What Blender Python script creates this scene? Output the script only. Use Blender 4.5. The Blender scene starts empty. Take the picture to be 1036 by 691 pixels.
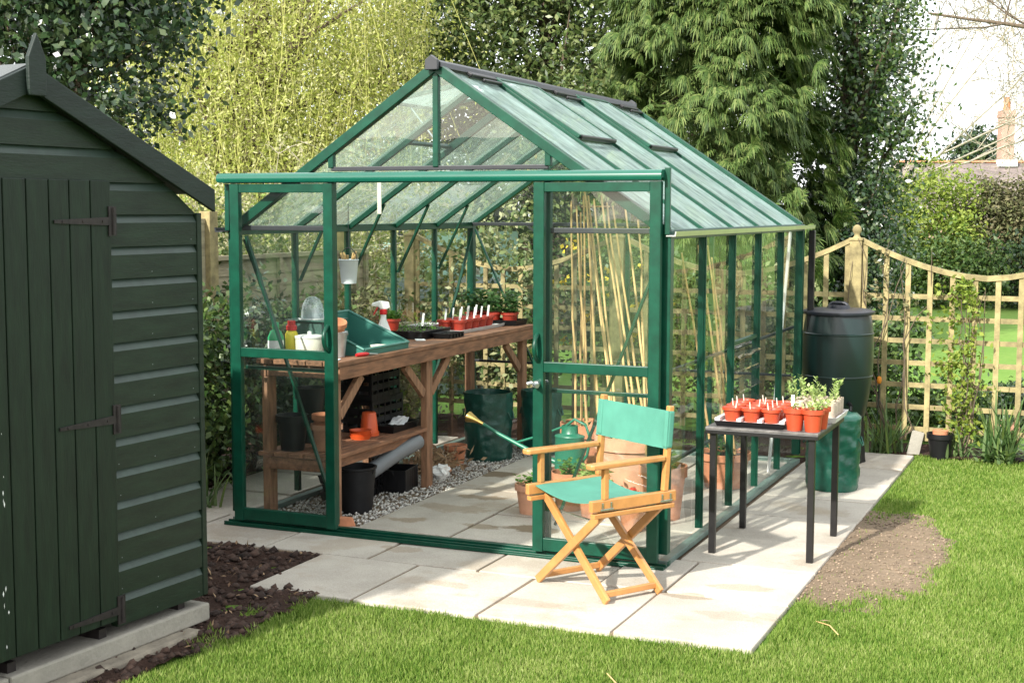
import bpy, bmesh, math, random
import numpy as np
from mathutils import Vector, Matrix

random.seed(7)
RNG = np.random.default_rng(11)
sc = bpy.context.scene
COL = sc.collection
PI = math.pi

# ------------------------------------------------------------------ helpers
class MB:
    """collects geometry for one mesh"""
    def __init__(self):
        self.v = []; self.f = []; self.m = []
    def add(self, vs, fs, mi=0):
        b = len(self.v)
        self.v += [tuple(p) for p in vs]
        self.f += [tuple(i + b for i in q) for q in fs]
        self.m += [mi] * len(fs)
    def box(self, x0, y0, z0, x1, y1, z1, mi=0):
        if x0 > x1: x0, x1 = x1, x0
        if y0 > y1: y0, y1 = y1, y0
        if z0 > z1: z0, z1 = z1, z0
        vs = [(x0,y0,z0),(x1,y0,z0),(x1,y1,z0),(x0,y1,z0),(x0,y0,z1),(x1,y0,z1),(x1,y1,z1),(x0,y1,z1)]
        self.add(vs, [(3,2,1,0),(4,5,6,7),(0,1,5,4),(1,2,6,5),(2,3,7,6),(3,0,4,7)], mi)
        return self
    def bar(self, p, q, w, h, up=(0,0,1), mi=0):
        p = Vector(p); q = Vector(q); d = (q - p).normalized()
        u = Vector(up)
        if abs(d.dot(u)) > .98: u = Vector((0,1,0))
        s = d.cross(u).normalized(); t = s.cross(d).normalized()
        vs = []
        for c in (p, q):
            for a, b in ((-1,-1),(1,-1),(1,1),(-1,1)):
                vs.append(c + s*(a*w/2) + t*(b*h/2))
        self.add(vs, [(3,2,1,0),(4,5,6,7),(0,1,5,4),(1,2,6,5),(2,3,7,6),(3,0,4,7)], mi)
        return self
    def prism(self, poly, axis, a, b, mi=0):
        """poly: 2D points, extruded along axis from a to b"""
        n = len(poly); vs = []
        for c in (a, b):
            for (u, w) in poly:
                vs.append({'x':(c,u,w),'y':(u,c,w),'z':(u,w,c)}[axis])
        fs = [tuple(range(n))[::-1], tuple(range(n, 2*n))]
        for i in range(n):
            j = (i+1) % n
            fs.append((i, j, n+j, n+i))
        self.add(vs, fs, mi)
        return self
    def tube(self, pts, r, n=8, mi=0, cap=True):
        pts = [Vector(p) for p in pts]
        rs = r if isinstance(r, (list, tuple)) else [r]*len(pts)
        vs = []; prev = None
        for i, p in enumerate(pts):
            d = (pts[min(i+1, len(pts)-1)] - pts[max(i-1, 0)])
            if d.length < 1e-9: d = Vector((0,0,1))
            d.normalize()
            if prev is None:
                ref = Vector((0,0,1)) if abs(d.z) < .9 else Vector((1,0,0))
                s = d.cross(ref).normalized()
            else:
                s = (prev - d*prev.dot(d))
                s = s.normalized() if s.length > 1e-6 else d.orthogonal().normalized()
            prev = s; t = d.cross(s)
            for k in range(n):
                a = 2*PI*k/n
                vs.append(p + (s*math.cos(a) + t*math.sin(a))*rs[i])
        fs = []
        for i in range(len(pts)-1):
            for k in range(n):
                l = (k+1) % n
                fs.append((i*n+k, i*n+l, (i+1)*n+l, (i+1)*n+k))
        if cap:
            fs.append(tuple(range(n))[::-1]); fs.append(tuple((len(pts)-1)*n+k for k in range(n)))
        self.add(vs, fs, mi)
        return self
    def lathe(self, prof, n=24, at=(0,0,0), mi=0, sx=1, sy=1):
        vs = []; fs = []; rings = []
        for (r, z) in prof:
            if r < 1e-5:
                rings.append([len(vs)]); vs.append((at[0], at[1], at[2]+z))
            else:
                rings.append(list(range(len(vs), len(vs)+n)))
                for k in range(n):
                    a = 2*PI*k/n
                    vs.append((at[0]+r*sx*math.cos(a), at[1]+r*sy*math.sin(a), at[2]+z))
        for i in range(len(rings)-1):
            A, B = rings[i], rings[i+1]
            for k in range(n):
                l = (k+1) % n
                if len(A) == 1 and len(B) == 1: continue
                if len(A) == 1: fs.append((A[0], B[l], B[k]))
                elif len(B) == 1: fs.append((A[k], A[l], B[0]))
                else: fs.append((A[k], A[l], B[l], B[k]))
        self.add(vs, fs, mi)
        return self
    def quad(self, a, b, c, d, mi=0):
        self.add([a,b,c,d], [(0,1,2,3)], mi); return self
    def build(self, name, mats, parent=None, smooth=None, bev=0, seg=2):
        me = bpy.data.meshes.new(name)
        me.from_pydata(self.v, [], self.f)
        if not isinstance(mats, (list, tuple)): mats = [mats]
        for m in mats: me.materials.append(m)
        if len(mats) > 1:
            me.polygons.foreach_set('material_index', self.m)
        bm = bmesh.new(); bm.from_mesh(me)
        bmesh.ops.recalc_face_normals(bm, faces=bm.faces)
        bm.to_mesh(me); bm.free()
        if smooth is not None:
            me.polygons.foreach_set('use_smooth', [True]*len(me.polygons))
            me.set_sharp_from_angle(angle=math.radians(smooth))
        me.update()
        o = bpy.data.objects.new(name, me); COL.objects.link(o)
        if parent is not None: o.parent = parent
        if bev:
            b = o.modifiers.new('edge', 'BEVEL'); b.width = bev; b.segments = seg
            b.limit_method = 'ANGLE'; b.angle_limit = math.radians(40)
        return o

def tag(o, label=None, cat=None, group=None, kind=None):
    if label: o['label'] = label
    if cat: o['category'] = cat
    if group: o['group'] = group
    if kind: o['kind'] = kind
    return o

def thing(name, label, cat, loc=(0,0,0), rz=0.0, group=None):
    o = bpy.data.objects.new(name, None); COL.objects.link(o)
    o.empty_display_size = .1
    o.location = loc; o.rotation_euler = (0,0,rz)
    return tag(o, label, cat, group)

def kids(o): return [c for c in bpy.data.objects if c.parent == o]

def dup(root, loc, rz=None, label=None, group=None):
    r = root.copy(); COL.objects.link(r); r.location = loc
    if rz is not None: r.rotation_euler = (0,0,rz)
    if label: r['label'] = label
    if group: r['group'] = group
    for ch in kids(root):
        c = ch.copy(); COL.objects.link(c); c.parent = r
        for g in kids(ch):
            d = g.copy(); COL.objects.link(d); d.parent = c
    return r

def raw_mesh(name, V, F4, mat, parent=None, tri=False):
    """fast mesh from numpy arrays, all faces of the same size"""
    k = 3 if tri else 4
    me = bpy.data.meshes.new(name)
    V = np.asarray(V, dtype=np.float32); F4 = np.asarray(F4, dtype=np.int32)
    me.vertices.add(len(V)); me.vertices.foreach_set('co', V.ravel())
    me.loops.add(F4.size); me.loops.foreach_set('vertex_index', F4.ravel())
    me.polygons.add(len(F4))
    me.polygons.foreach_set('loop_start', np.arange(0, F4.size, k, dtype=np.int32))
    me.update(calc_edges=True)
    me.materials.append(mat)
    o = bpy.data.objects.new(name, me); COL.objects.link(o)
    if parent is not None: o.parent = parent
    return o

# ------------------------------------------------------------------ materials
def new_mat(name):
    m = bpy.data.materials.new(name); m.use_nodes = True
    nt = m.node_tree
    for n in list(nt.nodes): nt.nodes.remove(n)
    out = nt.nodes.new('ShaderNodeOutputMaterial')
    return m, nt, out

def N(nt, t, **kw):
    n = nt.nodes.new(t)
    for k, v in kw.items():
        if k.startswith('i_'): n.inputs[k[2:].replace('_', ' ')].default_value = v
        else: setattr(n, k, v)
    return n

def c4(c): return (c[0], c[1], c[2], 1)

def ramp(nt, stops, interp='LINEAR'):
    r = nt.nodes.new('ShaderNodeValToRGB'); r.color_ramp.interpolation = interp
    els = r.color_ramp.elements
    while len(els) < len(stops): els.new(.5)
    for e, (p, c) in zip(els, stops):
        e.position = p; e.color = c4(c) if len(c) == 3 else c
    return r

def mat_basic(name, col, rough=.6, metal=0, var=.15, scale=6, bump=0, bscale=40, stretch=(1,1,1), spec=.5, col2=None, island=0, coat=0):
    m, nt, out = new_mat(name)
    p = nt.nodes.new('ShaderNodeBsdfPrincipled')
    p.inputs['Roughness'].default_value = rough; p.inputs['Metallic'].default_value = metal
    p.inputs['Specular IOR Level'].default_value = spec
    if coat: p.inputs['Coat Weight'].default_value = coat
    tc = nt.nodes.new('ShaderNodeTexCoord')
    mp = nt.nodes.new('ShaderNodeMapping'); mp.inputs['Scale'].default_value = stretch
    nt.links.new(tc.outputs['Object'], mp.inputs['Vector'])
    no = N(nt, 'ShaderNodeTexNoise', i_Scale=scale, i_Detail=6.0, i_Roughness=.6)
    nt.links.new(mp.outputs['Vector'], no.inputs['Vector'])
    a = tuple(x*(1-var) for x in col); b = col2 or tuple(min(1, x*(1+var)) for x in col)
    r = ramp(nt, [(.3, a), (.7, b)])
    nt.links.new(no.outputs['Fac'], r.inputs['Fac'])
    last = r.outputs['Color']
    if island:
        g = nt.nodes.new('ShaderNodeNewGeometry')
        hs = nt.nodes.new('ShaderNodeHueSaturation')
        mr = N(nt, 'ShaderNodeMapRange'); mr.inputs['To Min'].default_value = 1-island; mr.inputs['To Max'].default_value = 1+island
        nt.links.new(g.outputs['Random Per Island'], mr.inputs['Value'])
        nt.links.new(mr.outputs['Result'], hs.inputs['Value'])
        nt.links.new(last, hs.inputs['Color']); last = hs.outputs['Color']
    nt.links.new(last, p.inputs['Base Color'])
    if bump:
        nb = N(nt, 'ShaderNodeTexNoise', i_Scale=bscale, i_Detail=5.0)
        nt.links.new(mp.outputs['Vector'], nb.inputs['Vector'])
        bp = N(nt, 'ShaderNodeBump', i_Strength=bump, i_Distance=.01)
        nt.links.new(nb.outputs['Fac'], bp.inputs['Height'])
        nt.links.new(bp.outputs['Normal'], p.inputs['Normal'])
    nt.links.new(p.outputs['BSDF'], out.inputs['Surface'])
    return m

def mat_leaf(name, cols, rough=.5, trans=.3, spec=.4):
    """leaf colours vary from leaf to leaf"""
    m, nt, out = new_mat(name)
    g = nt.nodes.new('ShaderNodeNewGeometry')
    n = len(cols)
    r = ramp(nt, [(i/(n-1) if n > 1 else 0, c) for i, c in enumerate(cols)])
    nt.links.new(g.outputs['Random Per Island'], r.inputs['Fac'])
    p = nt.nodes.new('ShaderNodeBsdfPrincipled'); p.inputs['Roughness'].default_value = rough
    p.inputs['Specular IOR Level'].default_value = spec
    nt.links.new(r.outputs['Color'], p.inputs['Base Color'])
    if trans:
        t = nt.nodes.new('ShaderNodeBsdfTranslucent')
        nt.links.new(r.outputs['Color'], t.inputs['Color'])
        mx = N(nt, 'ShaderNodeMixShader'); mx.inputs[0].default_value = trans
        nt.links.new(p.outputs[0], mx.inputs[1]); nt.links.new(t.outputs[0], mx.inputs[2])
        nt.links.new(mx.outputs[0], out.inputs['Surface'])
    else:
        nt.links.new(p.outputs[0], out.inputs['Surface'])
    return m

def mat_glass(name, tint=(.93,.97,.95), dirt=.03, dirtcol=(.5,.6,.55), dvar=.5, refl=1.0, streak=(1,1,1), tl=.3):
    m, nt, out = new_mat(name)
    lw = N(nt, 'ShaderNodeLayerWeight', i_Blend=.5)
    pw = N(nt, 'ShaderNodeMath', operation='POWER'); pw.inputs[1].default_value = 5
    nt.links.new(lw.outputs['Facing'], pw.inputs[0])
    ma = N(nt, 'ShaderNodeMath', operation='MULTIPLY_ADD'); ma.inputs[1].default_value = .92*refl; ma.inputs[2].default_value = .075*refl
    nt.links.new(pw.outputs[0], ma.inputs[0])
    tr = N(nt, 'ShaderNodeBsdfTransparent'); tr.inputs['Color'].default_value = c4(tint)
    gl = N(nt, 'ShaderNodeBsdfGlossy'); gl.inputs['Roughness'].default_value = .015
    tc = nt.nodes.new('ShaderNodeTexCoord')
    nz = N(nt, 'ShaderNodeTexNoise', i_Scale=2.2, i_Detail=2.0)
    nt.links.new(tc.outputs['Object'], nz.inputs['Vector'])
    bp = N(nt, 'ShaderNodeBump', i_Strength=.12, i_Distance=.02)
    nt.links.new(nz.outputs['Fac'], bp.inputs['Height']); nt.links.new(bp.outputs['Normal'], gl.inputs['Normal'])
    mx = N(nt, 'ShaderNodeMixShader')
    nt.links.new(ma.outputs[0], mx.inputs[0]); nt.links.new(tr.outputs[0], mx.inputs[1]); nt.links.new(gl.outputs[0], mx.inputs[2])
    # dirt film
    mp = nt.nodes.new('ShaderNodeMapping'); mp.inputs['Scale'].default_value = streak
    nt.links.new(tc.outputs['Object'], mp.inputs['Vector'])
    nd = N(nt, 'ShaderNodeTexNoise', i_Scale=5.0, i_Detail=7.0, i_Roughness=.65)
    nt.links.new(mp.outputs['Vector'], nd.inputs['Vector'])
    mr = N(nt, 'ShaderNodeMapRange'); mr.inputs['From Min'].default_value = .3; mr.inputs['From Max'].default_value = .75
    mr.inputs['To Min'].default_value = dirt*(1-dvar); mr.inputs['To Max'].default_value = dirt*(1+dvar)
    nt.links.new(nd.outputs['Fac'], mr.inputs['Value'])
    df = N(nt, 'ShaderNodeBsdfDiffuse'); df.inputs['Color'].default_value = c4(dirtcol)
    tn = N(nt, 'ShaderNodeBsdfTranslucent'); tn.inputs['Color'].default_value = c4(dirtcol)
    m2 = N(nt, 'ShaderNodeMixShader'); m2.inputs[0].default_value = tl
    nt.links.new(df.outputs[0], m2.inputs[1]); nt.links.new(tn.outputs[0], m2.inputs[2])
    m3 = N(nt, 'ShaderNodeMixShader')
    nt.links.new(mr.outputs['Result'], m3.inputs[0]); nt.links.new(mx.outputs[0], m3.inputs[1]); nt.links.new(m2.outputs[0], m3.inputs[2])
    nt.links.new(m3.outputs[0], out.inputs['Surface'])
    return m

def mat_paving():
    m, nt, out = new_mat('paving')
    tc = nt.nodes.new('ShaderNodeTexCoord')
    def noise(s, d=6., r=.6):
        n = N(nt, 'ShaderNodeTexNoise', i_Scale=s, i_Detail=d, i_Roughness=r)
        nt.links.new(tc.outputs['Object'], n.inputs['Vector']); return n
    n1 = noise(3.); r1 = ramp(nt, [(.3,(.36,.325,.27)),(.72,(.50,.46,.385))])
    nt.links.new(n1.outputs['Fac'], r1.inputs['Fac'])
    g = nt.nodes.new('ShaderNodeNewGeometry')
    hs = nt.nodes.new('ShaderNodeHueSaturation')
    mr = N(nt, 'ShaderNodeMapRange'); mr.inputs['To Min'].default_value = .86; mr.inputs['To Max'].default_value = 1.1
    nt.links.new(g.outputs['Random Per Island'], mr.inputs['Value']); nt.links.new(mr.outputs['Result'], hs.inputs['Value'])
    nt.links.new(r1.outputs['Color'], hs.inputs['Color'])
    # brown damp and muddy marks
    n2 = noise(1.7, 5., .62); r2 = ramp(nt, [(.545,(0,0,0)),(.62,(1,1,1))])
    nt.links.new(n2.outputs['Fac'], r2.inputs['Fac'])
    mx = N(nt, 'ShaderNodeMix', data_type='RGBA'); mx.inputs[7].default_value = (.26,.19,.115,1)
    s = N(nt, 'ShaderNodeMath', operation='MULTIPLY'); s.inputs[1].default_value = .33
    nt.links.new(r2.outputs['Color'], s.inputs[0]); nt.links.new(s.outputs[0], mx.inputs[0])
    nt.links.new(hs.outputs['Color'], mx.inputs[6])
    n3 = noise(38., 4., .7); r3 = ramp(nt, [(.66,(0,0,0)),(.72,(1,1,1))])
    nt.links.new(n3.outputs['Fac'], r3.inputs['Fac'])
    mx2 = N(nt, 'ShaderNodeMix', data_type='RGBA'); mx2.inputs[7].default_value = (.2,.15,.1,1)
    s2 = N(nt, 'ShaderNodeMath', operation='MULTIPLY'); s2.inputs[1].default_value = .35
    nt.links.new(r3.outputs['Color'], s2.inputs[0]); nt.links.new(s2.outputs[0], mx2.inputs[0])
    nt.links.new(mx.outputs[2], mx2.inputs[6])
    # wet and muddy spots, each with its own place
    last = mx2.outputs[2]
    nw = noise(6., 5., .65)
    for (sx, sy, rx, ry, col, amt) in [(.73,1.82,.15,.10,(.13,.085,.035),.85),(1.55,.50,.20,.09,(.14,.095,.04),.85),(2.68,-.47,.12,.05,(.2,.14,.075),.75),(2.88,-.25,.15,.07,(.24,.175,.1),.6),
            (.95,.78,.24,.12,(.24,.18,.11),.55),(1.1,1.4,.3,.25,(.25,.19,.12),.45),(1.11,-.2,.10,.08,(.22,.15,.08),.6),(.95,1.12,.16,.07,(.2,.145,.08),.75),(1.25,.42,.12,.06,(.2,.145,.08),.7),(.85,.40,.10,.07,(.22,.16,.09),.7),(1.2,2.1,.3,.16,(.22,.165,.1),.6),(1.35,.95,.10,.05,(.2,.145,.08),.7),(2.1,-.85,.3,.06,(.27,.2,.13),.45),(1.62,-.72,.10,.06,(.26,.19,.12),.5),(2.95,-.7,.16,.07,(.27,.2,.13),.45),(2.9,1.55,.2,.14,(.25,.2,.12),.4),(.15,-.2,.4,.14,(.24,.2,.15),.4)]:
        sp = N(nt, 'ShaderNodeMapping'); sp.inputs['Location'].default_value = (-sx/rx, -sy/ry, 0); sp.inputs['Scale'].default_value = (1/rx, 1/ry, 0)
        nt.links.new(tc.outputs['Object'], sp.inputs['Vector'])
        ln = N(nt, 'ShaderNodeVectorMath', operation='LENGTH'); nt.links.new(sp.outputs['Vector'], ln.inputs[0])
        a1 = N(nt, 'ShaderNodeMath', operation='MULTIPLY_ADD'); a1.inputs[1].default_value = 2.6; a1.inputs[2].default_value = -1.3
        nt.links.new(nw.outputs['Fac'], a1.inputs[0])
        a2 = N(nt, 'ShaderNodeMath', operation='ADD'); nt.links.new(a1.outputs[0], a2.inputs[0]); nt.links.new(ln.outputs['Value'], a2.inputs[1])
        mr_ = N(nt, 'ShaderNodeMapRange'); mr_.inputs['From Min'].default_value = .78; mr_.inputs['From Max'].default_value = 1.0; mr_.inputs['To Min'].default_value = amt*(.95 if sx < 2 and sy > .3 else .7); mr_.inputs['To Max'].default_value = 0
        nt.links.new(a2.outputs[0], mr_.inputs['Value'])
        mm = N(nt, 'ShaderNodeMix', data_type='RGBA'); mm.inputs[7].default_value = c4(col)
        nt.links.new(mr_.outputs['Result'], mm.inputs[0]); nt.links.new(last, mm.inputs[6]); last = mm.outputs[2]
    n5 = noise(160., 3., .7); r5 = ramp(nt, [(.35,(.78,.78,.78)),(.6,(1.04,1.04,1.04))]); nt.links.new(n5.outputs['Fac'], r5.inputs['Fac'])
    mg = N(nt, 'ShaderNodeMix', data_type='RGBA', blend_type='MULTIPLY'); mg.inputs[0].default_value = 1
    nt.links.new(last, mg.inputs[6]); nt.links.new(r5.outputs['Color'], mg.inputs[7]); last = mg.outputs[2]
    p = nt.nodes.new('ShaderNodeBsdfPrincipled'); p.inputs['Roughness'].default_value = .85
    nt.links.new(last, p.inputs['Base Color'])
    nb = noise(90., 4.); bp = N(nt, 'ShaderNodeBump', i_Strength=.25, i_Distance=.006)
    nt.links.new(nb.outputs['Fac'], bp.inputs['Height']); nt.links.new(bp.outputs['Normal'], p.inputs['Normal'])
    nt.links.new(p.outputs[0], out.inputs['Surface'])
    return m

def mat_ground(name, stops, s1=.7, s2=25., bump=.5, rough=.95):
    m, nt, out = new_mat(name)
    tc = nt.nodes.new('ShaderNodeTexCoord')
    a = N(nt, 'ShaderNodeTexNoise', i_Scale=s1, i_Detail=4.0)
    b = N(nt, 'ShaderNodeTexNoise', i_Scale=s2, i_Detail=8.0, i_Roughness=.7)
    for n in (a, b): nt.links.new(tc.outputs['Object'], n.inputs['Vector'])
    ad = N(nt, 'ShaderNodeMath', operation='ADD'); nt.links.new(a.outputs['Fac'], ad.inputs[0]); nt.links.new(b.outputs['Fac'], ad.inputs[1])
    hf = N(nt, 'ShaderNodeMath', operation='MULTIPLY'); hf.inputs[1].default_value = .5; nt.links.new(ad.outputs[0], hf.inputs[0])
    r = ramp(nt, stops); nt.links.new(hf.outputs[0], r.inputs['Fac'])
    p = nt.nodes.new('ShaderNodeBsdfPrincipled'); p.inputs['Roughness'].default_value = rough; p.inputs['Specular IOR Level'].default_value = .2
    nt.links.new(r.outputs['Color'], p.inputs['Base Color'])
    bp = N(nt, 'ShaderNodeBump', i_Strength=bump, i_Distance=.03); nt.links.new(b.outputs['Fac'], bp.inputs['Height'])
    nt.links.new(bp.outputs['Normal'], p.inputs['Normal'])
    nt.links.new(p.outputs[0], out.inputs['Surface'])
    return m

def mat_brick(name, c1, c2, mortar, scale=9.):
    m, nt, out = new_mat(name)
    tc = nt.nodes.new('ShaderNodeTexCoord')
    mp = nt.nodes.new('ShaderNodeMapping'); mp.inputs['Rotation'].default_value = (PI/2, 0, 0)
    nt.links.new(tc.outputs['Object'], mp.inputs['Vector'])
    b = N(nt, 'ShaderNodeTexBrick'); b.inputs['Scale'].default_value = scale
    b.inputs['Color1'].default_value = c4(c1); b.inputs['Color2'].default_value = c4(c2); b.inputs['Mortar'].default_value = c4(mortar)
    nt.links.new(mp.outputs['Vector'], b.inputs['Vector'])
    p = nt.nodes.new('ShaderNodeBsdfPrincipled'); p.inputs['Roughness'].default_value = .9
    nt.links.new(b.outputs['Color'], p.inputs['Base Color']); nt.links.new(p.outputs[0], out.inputs['Surface'])
    return m

M = {}
M['green'] = mat_basic('green_paint', (.0016,.045,.025), rough=.36, var=.28, scale=14, bump=.03, bscale=60, spec=.32)
M['dark_plastic'] = mat_basic('dark_grey_plastic', (.016,.018,.022), rough=.45, var=.2)
M['glass'] = mat_glass('clear_glass', dirt=.010, tint=(.95,.975,.96))
M['gable_glass'] = mat_glass('gable_glass', dirt=.03, refl=1.3)
M['roof_glass'] = mat_glass('roof_glass', tint=(.86,.95,.92), dirt=.50, dirtcol=(.66,.85,.82), dvar=.45, refl=1.6, streak=(1.2,3.5,1.2), tl=.5)
M['sill'] = mat_basic('weathered_sill', (.10,.15,.13), rough=.4, var=.25, scale=12)
M['ledge'] = mat_basic('skylit_ledge_stain', (.024,.042,.032), rough=.5, var=.25, scale=12)  # shed stain lightened on the board coves, sky light painted into the colour
M['roof_glass_mossy'] = mat_glass('roof_glass_mossy', tint=(.86,.94,.90), dirt=.36, dirtcol=(.42,.54,.45), dvar=.5, refl=1.2, streak=(1.2,3.5,1.2), tl=.5)
M['alu'] = mat_basic('aluminium', (.55,.57,.58), rough=.3, metal=1, var=.08)
M['rail_green'] = mat_basic('rail_green', (.007,.085,.055), rough=.2, var=.08, coat=.3)
M['shed'] = mat_basic('shed_green_stain', (.0078,.0175,.0092), rough=.5, var=.4, scale=5, bump=.12, bscale=30, stretch=(1,1,6), spec=.3)
M['shed_door'] = mat_basic('shed_door_stain', (.0062,.0150,.0072), rough=.55, var=.4, scale=5, bump=.12, bscale=24, stretch=(1,6,1), spec=.28)
M['barge'] = mat_basic('barge_stain', (.0095,.0175,.0135), rough=.55, var=.3, scale=5, spec=.3, bump=.15, bscale=30, stretch=(1,1,5))
M['rust'] = mat_basic('dark_iron', (.026,.02,.02), rough=.6, metal=.4, var=.4, scale=30)
M['felt'] = mat_basic('roof_felt', (.10,.11,.11), rough=.95, var=.15, bump=.5, bscale=150)
M['concrete'] = mat_basic('concrete', (.25,.235,.195), rough=.9, var=.18, scale=7, bump=.4, bscale=60)
M['footing'] = mat_basic('old_concrete', (.21,.185,.14), rough=.95, var=.3, scale=9, bump=.6, bscale=40)
M['paving'] = mat_paving()
M['soil'] = mat_ground('soil', [(.3,(.022,.012,.008)),(.55,(.048,.026,.018)),(.72,(.085,.05,.036))], s1=1.2, s2=22, bump=1.)
M['bare'] = mat_ground('bare_soil', [(.3,(.12,.085,.055)),(.55,(.20,.15,.10)),(.75,(.30,.23,.16))], s1=1.5, s2=30, bump=.6)
M['bare_crumb'] = mat_basic('earth_crumb', (.20,.15,.105), rough=.98, var=.4, scale=20, island=.5)
M['lawn'] = mat_ground('lawn', [(.32,(.05,.105,.012)),(.5,(.095,.175,.02)),(.68,(.15,.22,.04))], s1=.55, s2=30, bump=.7)
M['far_lawn'] = mat_ground('far_lawn', [(.3,(.08,.17,.025)),(.5,(.13,.235,.04)),(.7,(.19,.27,.06))], s1=.3, s2=10, bump=.4)
M['gravel_base'] = mat_ground('gravel_base', [(.3,(.2,.185,.165)),(.7,(.42,.4,.36))], s1=5, s2=60, bump=.8)
M['stone'] = mat_basic('gravel_stone', (.46,.44,.40), rough=.85, var=.2, island=.45)
M['clod'] = mat_basic('soil_clod', (.045,.026,.018), rough=.98, var=.4, scale=20, island=.45)
M['bench_wood'] = mat_basic('bench_wood', (.21,.098,.05), rough=.75, var=.5, scale=7, bump=.25, bscale=18, stretch=(6,1,6), island=.12)
M['leg_wood'] = mat_basic('leg_wood', (.25,.13,.07), rough=.75, var=.45, scale=8, bump=.25, bscale=20, stretch=(5,5,.8), island=.1)
M['teak'] = mat_basic('varnished_beech', (.43,.20,.062), rough=.36, var=.18, scale=6, bump=.06, bscale=30, stretch=(2,2,2), coat=.2)
M['canvas'] = mat_basic('green_canvas', (.060,.225,.165), rough=.85, island=.0, var=.1, scale=10, bump=.25, bscale=300)
M['steel_black'] = mat_basic('black_steel', (.008,.0075,.0075), rough=.4, metal=.0, spec=.35, var=.3, scale=18)
M['table_top'] = mat_basic('worn_black_top', (.06,.058,.055), rough=.5, var=.5, scale=14, col2=(.16,.15,.14))
M['terracotta'] = mat_basic('terracotta', (.47,.19,.095), rough=.85, var=.25, scale=12, bump=.15, bscale=60)
M['terracotta_pale'] = mat_basic('pale_terracotta', (.55,.29,.18), rough=.9, var=.2, scale=9, bump=.15, bscale=60)
M['red_plastic'] = mat_basic('red_pot_plastic', (.42,.055,.02), rough=.42, var=.12)
M['red_dark'] = mat_basic('dark_red_plastic', (.36,.035,.018), rough=.45, var=.12)
M['red'] = mat_basic('red_cap', (.5,.012,.015), rough=.35, var=.05)
M['orange'] = mat_basic('orange_plastic', (.62,.09,.02), rough=.45, var=.1)
M['compost'] = mat_basic('compost', (.03,.02,.014), rough=1, var=.4, scale=60, bump=1, bscale=150)
M['black_plastic'] = mat_basic('black_plastic', (.007,.007,.008), rough=.42, var=.2, spec=.3)
M['black_bucket'] = mat_basic('black_rubber', (.009,.009,.010), rough=.55, var=.4, scale=15, spec=.3)
M['butt'] = mat_basic('water_butt_green', (.005,.017,.016), rough=.32, var=.12, scale=4)
M['butt_lid'] = mat_basic('butt_lid', (.012,.014,.022), rough=.4, var=.1)
M['bag'] = mat_basic('woven_bag_green', (.006,.075,.048), rough=.3, var=.25, scale=8, bump=.6, bscale=13)
M['bag_dark'] = mat_basic('grow_bag_green', (.006,.050,.037), rough=.36, var=.35, scale=8, bump=.9, bscale=16)
M['white_plastic'] = mat_basic('white_plastic', (.78,.78,.75), rough=.4, var=.04)
M['cream'] = mat_basic('cream_plastic', (.70,.66,.55), rough=.45, var=.06)
M['silver_tray'] = mat_basic('pale_tray', (.62,.61,.60), rough=.4, var=.1)
M['galv'] = mat_basic('galvanised', (.55,.57,.58), rough=.42, metal=.7, var=.25, scale=14)
M['tray_green'] = mat_basic('tray_green', (.04,.16,.13), rough=.4, var=.1)
M['prop_green'] = mat_basic('dark_green_tray', (.012,.06,.045), rough=.45, var=.15)
M['bottle_green'] = mat_basic('bottle_green', (.02,.30,.12), rough=.35, var=.05)
M['yellow'] = mat_basic('yellow_plastic', (.78,.63,.03), rough=.4, var=.05)
M['paper'] = mat_basic('paper', (.72,.72,.72), rough=.9, var=.05)
M['paper_pot'] = mat_basic('newspaper_pot', (.46,.38,.30), rough=.95, var=.2, scale=40)
M['grey_plastic'] = mat_basic('grey_plastic', (.15,.16,.17), rough=.5, var=.1)
M['can_green'] = mat_basic('can_green', (.012,.14,.08), rough=.35, var=.1)
M['brass'] = mat_basic('brass', (.45,.30,.10), rough=.35, metal=1, var=.2)
M['cane'] = mat_basic('bamboo', (.56,.37,.16), rough=.6, var=.3, scale=4, stretch=(8,8,3), island=.15)
M['fence'] = mat_basic('pale_fence_wood', (.25,.205,.095), rough=.85, var=.45, scale=3, bump=.3, bscale=25, stretch=(4,4,4), island=.12)
M['fence_old'] = mat_basic('old_fence_wood', (.29,.25,.16), rough=.9, var=.3, scale=3, bump=.4, bscale=25, stretch=(3,1,8), island=.15)
M['bark'] = mat_basic('bark', (.10,.075,.05), rough=.95, var=.4, scale=9, bump=1., bscale=25, stretch=(3,3,.6))
M['pale_bark'] = mat_basic('pale_bark', (.36,.32,.25), rough=.9, var=.3, scale=12, bump=.4, bscale=30)
M['brick'] = mat_brick('chimney_brick', (.38,.2,.14), (.30,.155,.11), (.45,.42,.38))
M['slate'] = mat_basic('roof_tiles', (.16,.13,.12), rough=.9, var=.35, scale=3, bump=.6, bscale=9, stretch=(1,1,3))
M['turquoise'] = mat_basic('turquoise_paint', (.42,.62,.60), rough=.7, var=.15, scale=4)
M['dark_pane'] = mat_basic('window_glass', (.03,.04,.045), rough=.08, var=.1)
M['tarp'] = mat_basic('tarpaulin', (.035,.06,.055), rough=.35, var=.25, scale=6, bump=.6, bscale=8)
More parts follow.
